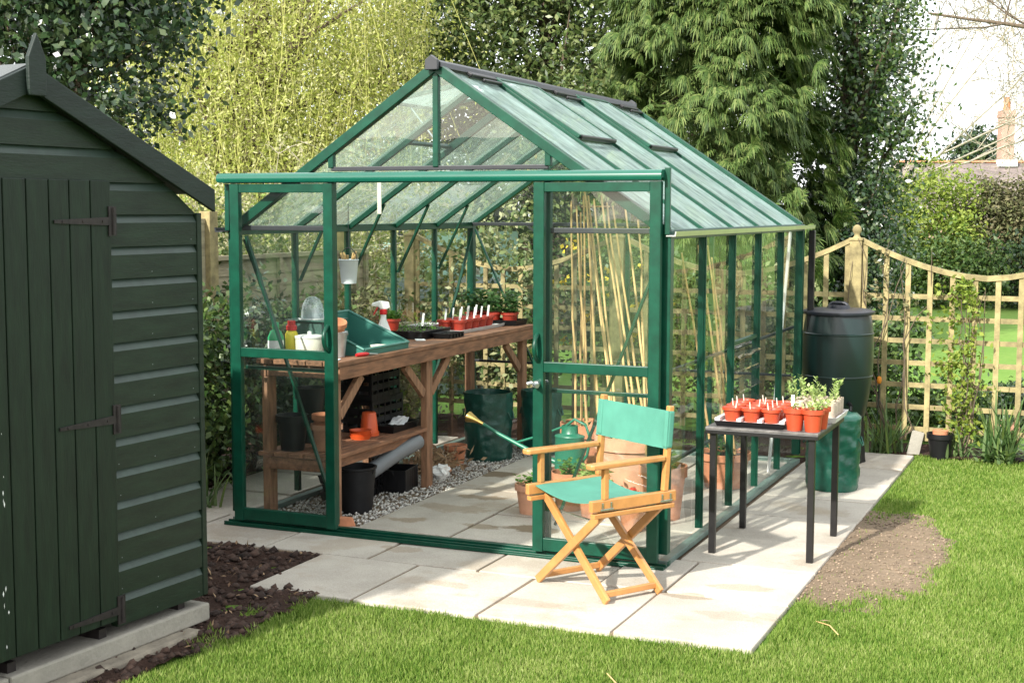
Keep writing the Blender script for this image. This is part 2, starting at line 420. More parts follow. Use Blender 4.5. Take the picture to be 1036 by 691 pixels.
# leaves
M['holly'] = mat_leaf('holly_leaf', [(.02,.05,.016),(.036,.075,.022),(.065,.11,.03),(.15,.19,.055)], rough=.3, trans=.18, spec=.6)
M['holly_dark'] = mat_leaf('holly_dark_leaf', [(.013,.032,.014),(.02,.045,.018),(.035,.068,.024),(.085,.115,.045)], rough=.28, trans=.15, spec=.6)
M['oak'] = mat_leaf('evergreen_oak_leaf', [(.035,.062,.018),(.065,.105,.028),(.115,.16,.045),(.23,.26,.10)], rough=.38, trans=.3)
M['cypress'] = mat_leaf('cypress_spray', [(.03,.06,.014),(.058,.105,.022),(.10,.155,.036),(.17,.205,.065)], rough=.6, trans=.22, spec=.3)
M['willow'] = mat_leaf('willow_leaf', [(.26,.31,.055),(.36,.40,.085),(.46,.48,.15),(.58,.55,.32)], rough=.6, trans=.45, spec=.3)
M['willow_twig'] = mat_basic('willow_twig', (.27,.27,.07), rough=.8, var=.3)
M['bud'] = mat_leaf('young_bud_leaf', [(.19,.22,.045),(.30,.33,.09),(.42,.42,.2),(.52,.48,.3)], rough=.6, trans=.4)
M['shrub'] = mat_leaf('shrub_leaf', [(.025,.06,.012),(.05,.10,.022),(.085,.14,.035),(.13,.18,.05)], rough=.42, trans=.25)
M['shrub_lime'] = mat_leaf('lime_leaf', [(.10,.17,.02),(.17,.25,.03),(.26,.32,.05),(.30,.36,.08)], rough=.55, trans=.4)
M['shrub_varieg'] = mat_leaf('variegated_leaf', [(.06,.11,.03),(.12,.17,.05),(.22,.25,.10),(.36,.36,.2)], rough=.5, trans=.3)
M['bramble'] = mat_leaf('bramble_leaf', [(.06,.07,.025),(.10,.105,.045),(.16,.135,.07),(.13,.16,.05)], rough=.7, trans=.25)
M['brown_leaf'] = mat_leaf('brown_leaf', [(.10,.06,.03),(.16,.10,.055),(.12,.12,.05)], rough=.8, trans=.3)
M['seedling'] = mat_leaf('seedling_leaf', [(.07,.17,.025),(.11,.24,.035),(.16,.29,.06)], rough=.5, trans=.35)
M['tomato'] = mat_leaf('tomato_leaf', [(.045,.12,.03),(.08,.17,.045),(.12,.22,.07)], rough=.55, trans=.3)
M['pale_seedling'] = mat_leaf('pale_seedling_leaf', [(.22,.33,.08),(.32,.43,.13),(.42,.50,.2)], rough=.5, trans=.35)
M['strap'] = mat_leaf('strap_leaf', [(.05,.11,.03),(.09,.16,.05),(.15,.22,.09),(.19,.27,.06)], rough=.4, trans=.3)
M['yellow_petal'] = mat_leaf('yellow_petal', [(.70,.48,.02),(.75,.58,.05)], rough=.6, trans=.3)
M['orange_petal'] = mat_leaf('orange_petal', [(.75,.24,.02),(.75,.32,.03)], rough=.6, trans=.3)
M['red_petal'] = mat_leaf('red_petal', [(.6,.03,.02),(.7,.08,.04)], rough=.6, trans=.3)
M['white_petal'] = mat_leaf('white_petal', [(.7,.7,.66),(.75,.72,.68)], rough=.6, trans=.3)
M['grass'] = mat_leaf('grass_blade', [(.065,.125,.014),(.105,.175,.02),(.15,.215,.03),(.21,.26,.05),(.36,.32,.16)], rough=.6, trans=.4, spec=.25)
def grass_mat():
    m = mat_leaf('grass_blade', [(.075,.155,.016),(.12,.21,.026),(.175,.265,.045),(.24,.32,.07),(.31,.36,.12)], rough=.6, trans=.4, spec=.25)
    nt = m.node_tree
    rmp = [n for n in nt.nodes if n.bl_idname == 'ShaderNodeValToRGB'][0]
    tc = nt.nodes.new('ShaderNodeTexCoord'); no = N(nt, 'ShaderNodeTexNoise', i_Scale=2.3, i_Detail=6.0, i_Roughness=.65)
    nt.links.new(tc.outputs['Object'], no.inputs['Vector'])
    g = [n for n in nt.nodes if n.bl_idname == 'ShaderNodeNewGeometry'][0]
    ma = N(nt, 'ShaderNodeMath', operation='MULTIPLY_ADD'); ma.inputs[1].default_value = 1.3; ma.inputs[2].default_value = -.66
    nt.links.new(no.outputs['Fac'], ma.inputs[0])
    ad = N(nt, 'ShaderNodeMath', operation='ADD', use_clamp=True)
    nt.links.new(ma.outputs[0], ad.inputs[0]); nt.links.new(g.outputs['Random Per Island'], ad.inputs[1]); nt.links.new(ad.outputs[0], rmp.inputs['Fac'])
    return m
M['grass'] = grass_mat()
M['dry'] = mat_leaf('dry_leaf', [(.25,.16,.09),(.36,.25,.14),(.18,.1,.06)], rough=.8, trans=.2)

# ------------------------------------------------------------------ foliage builders
def rnd_dirs(n):
    v = RNG.normal(size=(n,3)); return v/np.linalg.norm(v, axis=1, keepdims=True)

def nrm(v): return v/np.maximum(np.linalg.norm(v, axis=1, keepdims=True), 1e-9)

def leaf_arrays(P, L, W, axis=None, face=None, jit=.9):
    """one folded four-point leaf per point. axis: long direction, face: normal direction"""
    n = len(P)
    a = rnd_dirs(n) if axis is None else nrm(axis + jit*RNG.normal(size=(n,3)))
    f = rnd_dirs(n) if face is None else nrm(face + jit*RNG.normal(size=(n,3)))
    s = nrm(np.cross(a, f)); f = np.cross(s, a)
    l = (L*RNG.uniform(.65,1.3,n))[:,None]; w = (W*RNG.uniform(.7,1.25,n))[:,None]
    V = np.empty((n,4,3))
    V[:,0] = P
    V[:,1] = P + a*l*.45 + s*w*.5 + f*w*.12
    V[:,2] = P + a*l
    V[:,3] = P + a*l*.45 - s*w*.5 + f*w*.12
    F = np.arange(n*4).reshape(n,4)
    return V.reshape(-1,3), F

def leaves(name, P, L, W, mat, parent=None, axis=None, face=None, jit=.9):
    V, F = leaf_arrays(P, L, W, axis, face, jit)
    return raw_mesh(name, V, F, mat, parent)

def clump_points(c, r, K, per, spread, shell=(.55,1.), zmin=None, flat=.75):
    """clumped points in an ellipsoid: K clumps with gaps between them"""
    d = rnd_dirs(K)
    rr = RNG.uniform(shell[0]**2, shell[1]**2, K)**.5
    # bumpy outline
    bump = 1 + .16*np.sin(d[:,0]*5.1+1.3)*np.cos(d[:,2]*4.3+d[:,1]*3.7) + .1*RNG.normal(size=K)
    C = np.asarray(c) + d*np.asarray(r)*(rr*bump)[:,None]
    P = np.repeat(C, per, 0); D = np.repeat(d, per, 0)
    G = RNG.normal(size=P.shape)*spread*np.repeat(RNG.uniform(.6,1.3,K), per)[:,None]; G[:,2] *= flat
    P = P + G
    D = nrm(D + .35*nrm(G))
    if zmin is not None:
        k = P[:,2] > zmin; P, D = P[k], D[k]
    return P, D, C

def limb_mesh(base, tips, r0, mat, name, parent, sag=.1, n=7, top=None):
    """a trunk from base with limbs out to tips"""
    mb = MB(); base = Vector(base)
    top = Vector(top) if top is not None else base + Vector((0,0,2))
    ax = [base.lerp(top, t/6) + Vector((math.sin(t*1.7+base.x)*.04, math.cos(t*1.3+base.y)*.04, 0)) for t in range(7)]
    mb.tube(ax, [r0*(1-.8*t/6) for t in range(7)], n)
    for t in tips:
        t = Vector(t)
        k = random.uniform(.25,.9); s = base.lerp(top, k)
        if t.z < s.z - .2: k = max(.08, k*.4); s = base.lerp(top, k)
        mid = s.lerp(t, .5) + Vector((random.uniform(-.1,.1), random.uniform(-.1,.1), random.uniform(0,sag)))*(t-s).length
        r = r0*(1-.8*k)*.5
        mb.tube([s, s.lerp(mid,.55), mid, mid.lerp(t,.5), t], [r, r*.8, r*.55, r*.35, r*.12], 5)
    return mb.build(name, mat, parent, smooth=50)

def bush(name, label, cat, c, r, mat, K, per, L, W, spread, group=None, shell=(.5,1.), zmin=.02, up=.25, bark='bark', crownname='foliage', trans=None):
    base = (c[0], c[1], 0)
    t = thing(name, label, cat, base, 0, group)
    P, D, C = clump_points((0,0,c[2]), r, K, per, spread, shell, zmin)
    D = D + np.array([0,0,up])
    leaves(crownname, P, L, W, M[mat], t, face=D*.8+np.array([0,0,.45]), jit=.75)
    tips = C[RNG.choice(len(C), min(14, len(C)), replace=False)]
    limb_mesh((0,0,-.05), tips, max(.015, min(r)*.06), M[bark], 'stem', t, n=6, top=(0,0,max(.2, c[2]*.9)))
    return t

# ------------------------------------------------------------------ world, sun, camera
EL = math.radians(32.5)
to_sun = Vector((-.225*math.cos(EL), -.974*math.cos(EL), math.sin(EL))).normalized()
w = bpy.data.worlds.new('World'); sc.world = w; w.use_nodes = True
nt = w.node_tree
for n in list(nt.nodes): nt.nodes.remove(n)
wo = nt.nodes.new('ShaderNodeOutputWorld'); bg = nt.nodes.new('ShaderNodeBackground')
sky = nt.nodes.new('ShaderNodeTexSky'); sky.sky_type = 'NISHITA'; sky.sun_disc = False
sky.sun_elevation = EL; sky.sun_rotation = math.atan2(to_sun.x, to_sun.y) % (2*PI)
sky.air_density = 1.0; sky.dust_density = 2.5; sky.ozone_density = 1.0
# thin bright high cloud over the blue
tc = nt.nodes.new('ShaderNodeTexCoord')
nz = N(nt, 'ShaderNodeTexNoise', i_Scale=2.0, i_Detail=6.0, i_Roughness=.55)
nt.links.new(tc.outputs['Generated'], nz.inputs['Vector'])
rp = ramp(nt, [(.25,(.45,.45,.45)),(.6,(.9,.9,.9))]); nt.links.new(nz.outputs['Fac'], rp.inputs['Fac'])
mx = N(nt, 'ShaderNodeMix', data_type='RGBA'); mx.inputs[7].default_value = (9.5,9.6,9.8,1)
nt.links.new(rp.outputs['Color'], mx.inputs[0]); nt.links.new(sky.outputs['Color'], mx.inputs[6])
nt.links.new(mx.outputs[2], bg.inputs['Color']); bg.inputs['Strength'].default_value = .105
nt.links.new(bg.outputs[0], wo.inputs['Surface'])

sl = bpy.data.lights.new('sun', 'SUN'); sl.energy = 3.7; sl.angle = math.radians(1.2); sl.color = (1,.955,.88)
so = bpy.data.objects.new('sun', sl); COL.objects.link(so)
so.rotation_euler = to_sun.to_track_quat('Z', 'Y').to_euler(); so.location = (-2,-8,8)

cam = bpy.data.cameras.new('camera'); co = bpy.data.objects.new('camera', cam); COL.objects.link(co)
cam.sensor_width = 36; cam.lens = 36*1426.26/1036; cam.clip_start = .1; cam.clip_end = 600
yaw, pitch, roll = -.40504, -.0932981, .0021856
f = Vector((math.sin(yaw)*math.cos(pitch), math.cos(yaw)*math.cos(pitch), math.sin(pitch)))
r = Vector((math.cos(yaw), -math.sin(yaw), 0)); u = r.cross(f)
r2 = r*math.cos(roll) + u*math.sin(roll); u2 = -r*math.sin(roll) + u*math.cos(roll)
co.matrix_world = Matrix(((r2.x,u2.x,-f.x,4.40586),(r2.y,u2.y,-f.y,-6.45718),(r2.z,u2.z,-f.z,1.71696),(0,0,0,1)))
sc.camera = co
sc.view_settings.view_transform = 'Standard'; sc.view_settings.look = 'None'; sc.view_settings.gamma = 1
sc.view_settings.exposure = 1.32
sc.cycles.max_bounces = 10; sc.cycles.transparent_max_bounces = 40; sc.cycles.diffuse_bounces = 4
sc.cycles.glossy_bounces = 4; sc.cycles.transmission_bounces = 6; sc.cycles.use_denoising = True
sc.cycles.caustics_reflective = False; sc.cycles.caustics_refractive = False

#@@PART2
# ------------------------------------------------------------------ ground
def sheet(name, inside, x0, x1, y0, y1, step, zf, mat):
    nx = int(round((x1-x0)/step)); ny = int(round((y1-y0)/step))
    idx = {}; V = []; F = []
    def vid(i, j):
        if (i,j) not in idx:
            x = x0+i*step; y = y0+j*step
            idx[(i,j)] = len(V); V.append((x, y, zf(x, y)))
        return idx[(i,j)]
    for i in range(nx):
        for j in range(ny):
            if inside(x0+(i+.5)*step, y0+(j+.5)*step):
                F.append((vid(i,j), vid(i+1,j), vid(i+1,j+1), vid(i,j+1)))
    mb = MB(); mb.v = V; mb.f = F; mb.m = [0]*len(F)
    return tag(mb.build(name, mat, smooth=80), kind='structure')

from mathutils import noise as mnoise
def nz2(x, y, s, o=0): return mnoise.noise(Vector((x*s, y*s, o)))

mb = MB(); mb.quad((-200,-200,-.024),(200,-200,-.024),(200,200,-.024),(-200,200,-.024))
tag(mb.build('lawn', M['lawn']), kind='structure')
mb = MB(); mb.quad((-30,4.25,-.017),(40,4.25,-.017),(40,60,-.017),(-30,60,-.017))
tag(mb.build('neighbour_lawn', M['far_lawn']), kind='structure')

# paving: one sheet of real slabs with open joints
rows = []
def row(y0, y1, xs): rows.append((y0, y1, xs))
row(-1.12, -.45, [.80,1.34,1.95,2.56,3.15])
row(-.45, .14, [-.72,-.15,.45,1.05,1.65,2.26,2.58,3.15])
for k in range(5): row(.14+.6*k, min(.74+.6*k, 3.1), [-.72,-.12])
for k in range(5): row(.14+.6*k, min(.74+.6*k, 3.06), [.66,1.22,1.82,2.41])
for k in range(6): row(.14+.59*k, .73+.59*k, [2.475,3.15])
mb = MB(); g = .007
for y0, y1, xs in rows:
    for a, b in zip(xs[:-1], xs[1:]):
        dz = random.uniform(-.004,.004)
        tx, ty = random.uniform(-.002,.002), random.uniform(-.002,.002)
        s = len(mb.v)
        mb.box(a+g, y0+g, -.05, b-g, y1-g, 0)
        mb.v[s:] = [(x, y, z + (dz + tx*(1 if x>(a+b)/2 else -1) + ty*(1 if y>(y0+y1)/2 else -1) if z > -.01 else 0)) for (x,y,z) in mb.v[s:]]
tag(mb.build('path', M['paving'], bev=.006), kind='structure')
mb = MB()
mb.box(-.73,-.46,-.06,3.14,3.1,-.010); mb.box(.81,-1.11,-.06,3.14,-.46,-.0101); mb.box(2.48,3.1,-.06,3.14,3.66,-.0102)
tag(mb.build('path_bed', M['bare']), kind='structure')

def soil_in(x, y):
    e = .05*nz2(x, y, 5) + .03*nz2(x, y, 14, 3)
    if y < -.44:
        if y < -3.2: return False
        if y > -1.08: return x < .80 + .5*e
        return x < (1.17 if y > -1.75 else 1.17 - .08*(-1.75-y)) + e
    if x < -.70: return y < 4.3
    return 3.08 < y < 4.25 and x < 2.58 + e
def soil_z(x, y):
    return -.012 + .022*nz2(x, y, 4) + .016*nz2(x, y, 13, 5) + .012*nz2(x, y, 30, 9)
sheet('soil', soil_in, -3., 2.7, -3.2, 4.3, .04, soil_z, M['soil'])
def strip_in(x, y): return y > 3.72 + .08*nz2(x, 0, 3) and y < 4.25 and not (x < 3.16 and y < 3.72)
sheet('flower_bed', strip_in, 2.58, 8., 3.5, 4.28, .05, lambda x, y: -.008 + .016*nz2(x,y,8), M['soil'])
PV = lambda x, y: 1 + .5*nz2(x, y, 3.1) + .4*nz2(x, y, 9, 2) - ((x-3.33)/.34)**2 - ((y-.72)/1.0)**2
PATCH = lambda x, y: ((x-3.33)/.34)**2 + ((y-.72)/1.0)**2 < 1 + .5*nz2(x, y, 3.1) + .4*nz2(x, y, 9, 2) or (x < 3.26 and -.3 < y < 1.2 and x > 3.14)
sheet('bare_earth', lambda x, y: PV(x, y) > -.8, 3.14, 4.0, -.7, 2.2, .022, lambda x, y: -.034 + .022*min(1, max(0, (PV(x,y)+.5)/.7)) + .005*nz2(x,y,9) + .004*nz2(x,y,25,4), M['bare'])

# clods of earth
def blobs(name, pts, sizes, mat, flat=.7, label=None):
    base = np.array([(1,0,0),(-1,0,0),(0,1,0),(0,-1,0),(0,0,1),(0,0,-1)], float)
    tri = np.array([(0,2,4),(2,1,4),(1,3,4),(3,0,4),(2,0,5),(1,2,5),(3,1,5),(0,3,5)])
    n = len(pts)
    V = base[None]*(sizes[:,None,None]*RNG.uniform(.55,1.2,(n,6,1)))
    th = RNG.uniform(0, 2*PI, n); c, s = np.cos(th)[:,None], np.sin(th)[:,None]
    x = V[:,:,0]*c - V[:,:,1]*s + .3*V[:,:,2]; y = V[:,:,0]*s + V[:,:,1]*c
    V = np.stack([x, y, V[:,:,2]*flat], -1) + pts[:,None,:]
    F = (tri[None] + (np.arange(n)*6)[:,None,None]).reshape(-1,3)
    o = raw_mesh(name, V.reshape(-1,3), F, mat, tri=True)
    return tag(o, label, None, None, 'stuff')
P = []
while len(P) < 4600:
    x = random.uniform(-.3,1.22); y = random.uniform(-2.6,-.4)
    if soil_in(x, y): P.append((x, y, soil_z(x, y)+.004))
while len(P) < 5600:
    x = random.uniform(-1.4,-.7); y = random.uniform(-.4,1.6)
    P.append((x, y, soil_z(x, y)+.004))
P = np.array(P)
tag(blobs('soil_clods', P, .036*RNG.uniform(.1,1.,len(P))**5+.0035, M['clod']), 'crumbly clods of dark brown soil beside the green shed', 'soil')
P = []
while len(P) < 1300:
    x = random.uniform(3.1,3.75); y = random.uniform(-.5,1.9)
    if PATCH(x, y): P.append((x, y, -.010))
P = np.array(P); tag(blobs('earth_crumbs', P, RNG.uniform(.0025,.010,len(P)), M['bare_crumb']), 'small earth crumbs on the bare patch of lawn', 'soil')

P = []
while len(P) < 160:
    x = random.uniform(-.1,1.2); y = random.uniform(-2.4,-.45)
    if soil_in(x, y): P.append((x, y, soil_z(x, y)+.02))
o = leaves('soil_litter', np.array(P), .035, .012, M['dry'], face=np.tile([[0,0,1.]], (160,1)), jit=.4)
tag(o, 'scattered dry leaf bits and straw on the dark soil', 'leaf litter', None, 'stuff')
# gravel under the bench
mb = MB(); mb.box(.0,.2,-.05,.655,3.04,-.012)
tag(mb.build('gravel_bed', M['gravel_base']), kind='structure')
n = 5200
P = np.stack([RNG.uniform(.0,.67,n), RNG.uniform(.2,3.0,n), RNG.uniform(-.012,.002,n)], -1)
tag(blobs('gravel', P, RNG.uniform(.006,.013,n), M['stone'], flat=.8), 'loose grey gravel spread under the potting bench', 'gravel')

# grass
camxy = np.array([4.406,-6.457])
def on_lawn(x, y):
    if x < 3.165+.012*nz2(x,y,14) and y > -1.135+.012*nz2(x,y,14) and y < 3.68 and x > .78: return False
    if y > 3.78 + .06*nz2(x,0,3): return False
    if x < 1.25 and soil_in(x, y) : return False
    if x < 1.02: return False
    return True
G_P = []; cnt = 0
Rr = np.array([math.cos(yaw), -math.sin(yaw)]); Ff = np.array([math.sin(yaw), math.cos(yaw)])
n = 1700000
X = RNG.uniform(.9, 8., n); Y = RNG.uniform(-4.6, 4.0, n)
d = np.hypot(X-camxy[0], Y-camxy[1])
dep = (X-camxy[0])*Ff[0] + (Y-camxy[1])*Ff[1]; lat = (X-camxy[0])*Rr[0] + (Y-camxy[1])*Rr[1]
keep = (dep > 2.2) & (np.abs(lat/dep) < .62) & (RNG.uniform(size=n) < np.minimum(1., (5.2/d)**2*1.) * np.where(np.abs(lat/dep) < .42, 1, .35))
for x, y in zip(X[keep], Y[keep]):
    if not on_lawn(x, y): continue
    pv = 1 + .5*nz2(x, y, 3.1) + .4*nz2(x, y, 9, 2) - ((x-3.33)/.34)**2 - ((y-.72)/1.0)**2
    if pv > -.4 and random.random() < min(.975, .25 + .95*(pv+.4)): continue
    G_P.append((x, y))
G_P = np.array(G_P); n = len(G_P)
hn = np.array([nz2(x, y, 2.6, 4) + .6*nz2(x, y, 8, 1) for x, y in G_P])
H = (.0135 + .010*hn)*RNG.uniform(.55,1.4,n); H = np.maximum(H*.9, .007)
edge = (np.abs(G_P[:,0]-3.17) < .05) & (G_P[:,1] > -1.1) | (np.abs(G_P[:,1]+1.14) < .05) & (G_P[:,0] < 3.2)
H[edge] *= 1.35
th = RNG.uniform(0, 2*PI, n); W = RNG.uniform(.0022,.0042,n)*np.maximum(1, np.hypot(G_P[:,0]-camxy[0], G_P[:,1]-camxy[1])/6.5)
tilt = RNG.uniform(.15,1.3,n); td = RNG.uniform(0, 2*PI, n)
V = np.empty((n,3,3)); z0 = -.026
V[:,0] = np.stack([G_P[:,0]-np.cos(th)*W, G_P[:,1]-np.sin(th)*W, np.full(n,z0)], -1)
V[:,1] = np.stack([G_P[:,0]+np.cos(th)*W, G_P[:,1]+np.sin(th)*W, np.full(n,z0)], -1)
V[:,2] = np.stack([G_P[:,0]+np.cos(td)*tilt*H, G_P[:,1]+np.sin(td)*tilt*H, z0+H+.012], -1)
o = raw_mesh('grass', V.reshape(-1,3), np.arange(n*3).reshape(n,3), M['grass'], tri=True)
tag(o, 'short green mown grass of the lawn around the paving', 'grass', None, 'stuff')
print('grass blades', n)
# taller grass tufts along the soil edge and the shed footing
n = 1600
P = []
while len(P) < n:
    x = random.uniform(1.0,1.32); y = random.uniform(-3.0,-1.1)
    if nz2(x, y, 6, 3) > .08 and not (x < 1.12 and random.random() < .6): P.append((x, y, -.03))
P = np.array(P); A = np.stack([RNG.normal(0,.4,n), RNG.normal(0,.4,n), np.ones(n)], -1)
o = leaves('grass_tufts', P, .042, .005, M['grass'], axis=A, jit=.25)
tag(o, 'taller tufts of grass between the lawn and the dark soil', 'grass', None, 'stuff')
# daisies / fallen petals and dry leaves on the lawn
def fallen(name, label, cat, pts, mat, size):
    for k, (x, y) in enumerate(pts):
        V, F = leaf_arrays(np.array([[x, y, .004]]), size, size*.5, axis=np.array([[math.cos(k*2.1), math.sin(k*2.1), .08]]), face=np.array([[0,0,1.]]), jit=.1)
        o = raw_mesh(name, V, F, mat); tag(o, label[k] if isinstance(label, list) else label, cat, 'dry leaves and twigs on the lawn')
fallen('fallen_leaf', ['curled dry brown leaf lying on the grass near the bottom edge of the photo', 'dry tan leaf lying on grass beside the bare earth patch', 'pale dry leaf lying among the grass in front of the bare patch'], 'leaf', [(3.62,-1.55),(3.42,1.62),(3.36,-.62)], M['dry'], .045)
for k, (p, q, lab) in enumerate([((3.30,-.62,-.005),(3.42,-.78,-.002),'thin brown twig lying on grass beside the corner of the paving'), ((2.72,-1.62,0),(2.98,-2.02,.0),'long pale dry stalk lying on the grass in front of the paving')]):
    mb = MB(); mb.tube([p, ((p[0]+q[0])/2+.01, (p[1]+q[1])/2, .008), q], .0024, 5); tag(mb.build('twig', M['cane']), lab, 'twig', 'dry leaves and twigs on the lawn')

# ------------------------------------------------------------------ shed
srz = math.radians(-4.1)
S = thing('garden_shed', 'dark green wooden shed with shiplap boards and a plank door', 'shed', (.97,-1.695,0), srz)
WID = 1.84; APY = -.892; SLP = .435
def roof_top(y): return 1.775 + SLP*(.09 - (y if y > APY else 2*APY - y))
def wall_top(y): return roof_top(y) - .075
mb = MB()
pitch = .1211; z = .12; DL, DR = -.50, -1.28
def ext_at(z):   # y range of the gable at height z
    if z <= wall_top(0): return (-WID, 0)
    dy = (z - wall_top(0))/SLP
    return (-WID+dy, -dy)
while z < wall_top(APY):
    zt = z + pitch
    spans = []
    a0, b0 = ext_at(z); a1, b1 = ext_at(min(zt, wall_top(APY)-.001))
    if z < 1.78: spans = [(DL+.0, b0, b1), (a0, DR, None)]
    else: spans = [(a0, b0, b1)]
    for (ya, yb, yc) in spans:
        if yc is None: y00, y01, y10, y11 = ya, yb, a1, yb
        elif z < 1.78: y00, y01, y10, y11 = ya, yb, ya, yc
        else: y00, y01, y10, y11 = a0, b0, a1, b1
        zm = z + pitch*.74
        t = (zm-z)/pitch
        lm = lambda p, q: p+(q-p)*t
        vs = [(0,y00,z),(0,y01,z),(0,lm(y01,y11),zm),(0,lm(y00,y10),zm),(-.017,y11,zt),(-.017,y10,zt),(-.034,y00,z),(-.034,y01,z),(-.034,y11,zt),(-.034,y10,zt)]
        mb.add(vs, [(0,1,2,3),(3,2,4,5),(0,6,7,1),(5,4,8,9),(1,7,8,4,2),(0,3,5,9,6)])
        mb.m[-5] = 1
    for yn in (-.03, -.27, -.47):
        if z < 1.6 and random.random() < .5:
            zz = z+.022; yy = yn + random.uniform(-.006,.006)
            mb.add([(.0006,yy-.003,zz),(.0006,yy,zz-.003),(.0006,yy+.003,zz),(.0006,yy,zz+.003)], [(0,1,2,3)], 2)
    z = zt
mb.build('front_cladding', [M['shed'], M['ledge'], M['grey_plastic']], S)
mb = MB()
# side and back walls, boards as shallow steps
for yy, sg in ((0,1),(-WID,-1)):
    z = .12
    while z < 1.68:
        mb.add([(-.032,yy,z),(-2.4,yy,z),(-2.4,yy,z+.09),(-.032,yy,z+.09),(-.032,yy-sg*.012,z+pitch),(-2.4,yy-sg*.012,z+pitch)], [(0,1,2,3),(3,2,5,4)])
        z += pitch
mb.add([(-2.4,-WID,.12),(-2.4,0,.12),(-2.4,0,1.74),(-2.4,APY,2.1),(-2.4,-WID,1.74)], [(0,1,2,3,4)])
mb.build('side_wall', M['shed'], S)
mb = MB(); mb.box(-.03,.002,.12,.004,.03,1.70); mb.build('corner_trim', M['shed'], S, bev=.003)
mb = MB(); y = DL; k = 0
while y > DR+.005:
    wdt = .105 if k != 2 else .098
    y2 = max(y-wdt, DR)
    mb.prism([(y2+.004,.0),(y2+.0,.012),(y2+.003,.018),(y-.003,.018),(y,.012),(y-.004,.0)], 'z', .15, 1.82) if False else mb.box(-.01, y2+.0025, .15, .016, y-.0025, 1.82)
    y = y2; k += 1
mb.box(-.02, DR, .15, -.008, DL, 1.82)
for k in range(11):
    yy = -1.06 + random.gauss(0,.006); zz = random.choice([random.uniform(.2,1.15), random.gauss(.85,.1), random.gauss(.3,.06)])
    a, b = random.uniform(.001,.0035), random.uniform(.003,.012)
    mb.add([(.0166,yy-a,zz),(.0166,yy,zz-b),(.0166,yy+a,zz),(.0166,yy,zz+b)], [(0,1,2,3)], 1)
door = mb.build('door', [M['shed_door'], M['paper']], S, bev=.003)
for zz, ln in ((1.67,.29),(.925,.29),(.19,.27)):
    mb = MB(); mb.box(.017, DL-.018, zz-.055, .022, DL+.022, zz+.055)
    mb.add([(.0225,DL,zz+.016),(.0225,DL,zz-.016),(.0225,DL-ln,zz-.006),(.0225,DL-ln,zz+.006),(.018,DL,zz+.016),(.018,DL,zz-.016),(.018,DL-ln,zz-.006),(.018,DL-ln,zz+.006)], [(0,1,2,3),(0,3,7,4),(2,1,5,6),(3,2,6,7)])
    mb.tube([(.024,DL+.004,zz-.05),(.024,DL+.004,zz+.05)], .006, 8)
    for q in (.05,.15,.25): mb.lathe([(.006,0),(.005,.003),(0,.004)], 8, at=(0,0,0)) if False else mb.tube([(.022,DL-q,zz),(.0255,DL-q,zz)], .005, 6)
    mb.build('hinge', M['rust'], door)
# roof
mb = MB()
for sgn in (1,-1):
    ye = .06 if sgn > 0 else -WID-.06
    for a, b in ((0,.022),):
        vs = []
        for x in (.028,-2.5):
            vs += [(x,APY,roof_top(APY)+.012),(x,ye,roof_top(ye)+.012),(x,ye,roof_top(ye)-.012),(x,APY,roof_top(APY)-.012)]
        mb.add(vs, [(0,1,2,3),(7,6,5,4),(0,4,5,1),(1,5,6,2),(2,6,7,3)])
mb.build('roof', M['felt'], S)
for sgn in (1,-1):
    ye = .065 if sgn > 0 else -WID-.065
    a = roof_top(APY)+.008; e = roof_top(ye)+.008
    mb = MB(); y1 = APY + sgn*.02
    vs = []
    for x in (.030,.048):
        vs += [(x,APY,a),(x,ye,e),(x,ye,e-.09),(x,APY,a-.09)]
    mb.add(vs, [(3,2,1,0),(4,5,6,7),(0,1,5,4),(1,2,6,5),(2,3,7,6),(3,0,4,7)])
    mb.build('bargeboard', M['barge'], S, bev=.003)
mb = MB(); t = roof_top(APY)
mb.prism([(APY-.036,t-.10),(APY-.04,t-.08),(APY-.04,t+.03),(APY-.0,t+.115),(APY+.04,t+.03),(APY+.04,t-.08),(APY+.036,t-.10)], 'x', .050, .068)
mb.build('finial', M['barge'], S, bev=.004)
mb = MB()
for y in (-.1,-.55,-1.0,-1.45,-1.8): mb.box(-2.3,y-.02,.085,-.03,y+.02,.121)
mb.build('floor_bearer', M['rust'], S)
B = thing('shed_base', 'pale concrete kerb base carrying the dark green shed', 'concrete base', (.97,-1.695,0), srz)
mb = MB()
for y0, y1 in ((-2.2,-1.05),(-1.04,.03)): mb.box(-2.5,y0,.012,.012,y1,.085)
mb.build('kerb_slab', M['concrete'], B, bev=.008)
mb = MB(); mb.box(-2.5,-2.4,-.08,.075,-.09,.012); mb.build('footing', M['footing'], B, bev=.012)

# ------------------------------------------------------------------ greenhouse
W_, D_, HE, HR = 2.44, 3.05, 1.61, 2.43
KS = (HR-HE)/(W_/2)
def rz_at(x): return HE + KS*(x if x < W_/2 else W_-x)
GH = thing('greenhouse', 'green metal framed greenhouse with sliding glass doors standing open on the paving', 'greenhouse', (0,0,0))
def gbar(name, p, q, w, h, m='green', up=(0,0,1), parent=GH, bev=.003):
    mb = MB(); mb.bar(p, q, w, h, up); return mb.build(name, M[m], parent, bev=bev)
def pane(pts, m='glass', parent=GH):
    mb = MB(); mb.add(pts, [tuple(range(len(pts)))]); return mb.build('glass_pane', M[m], parent)
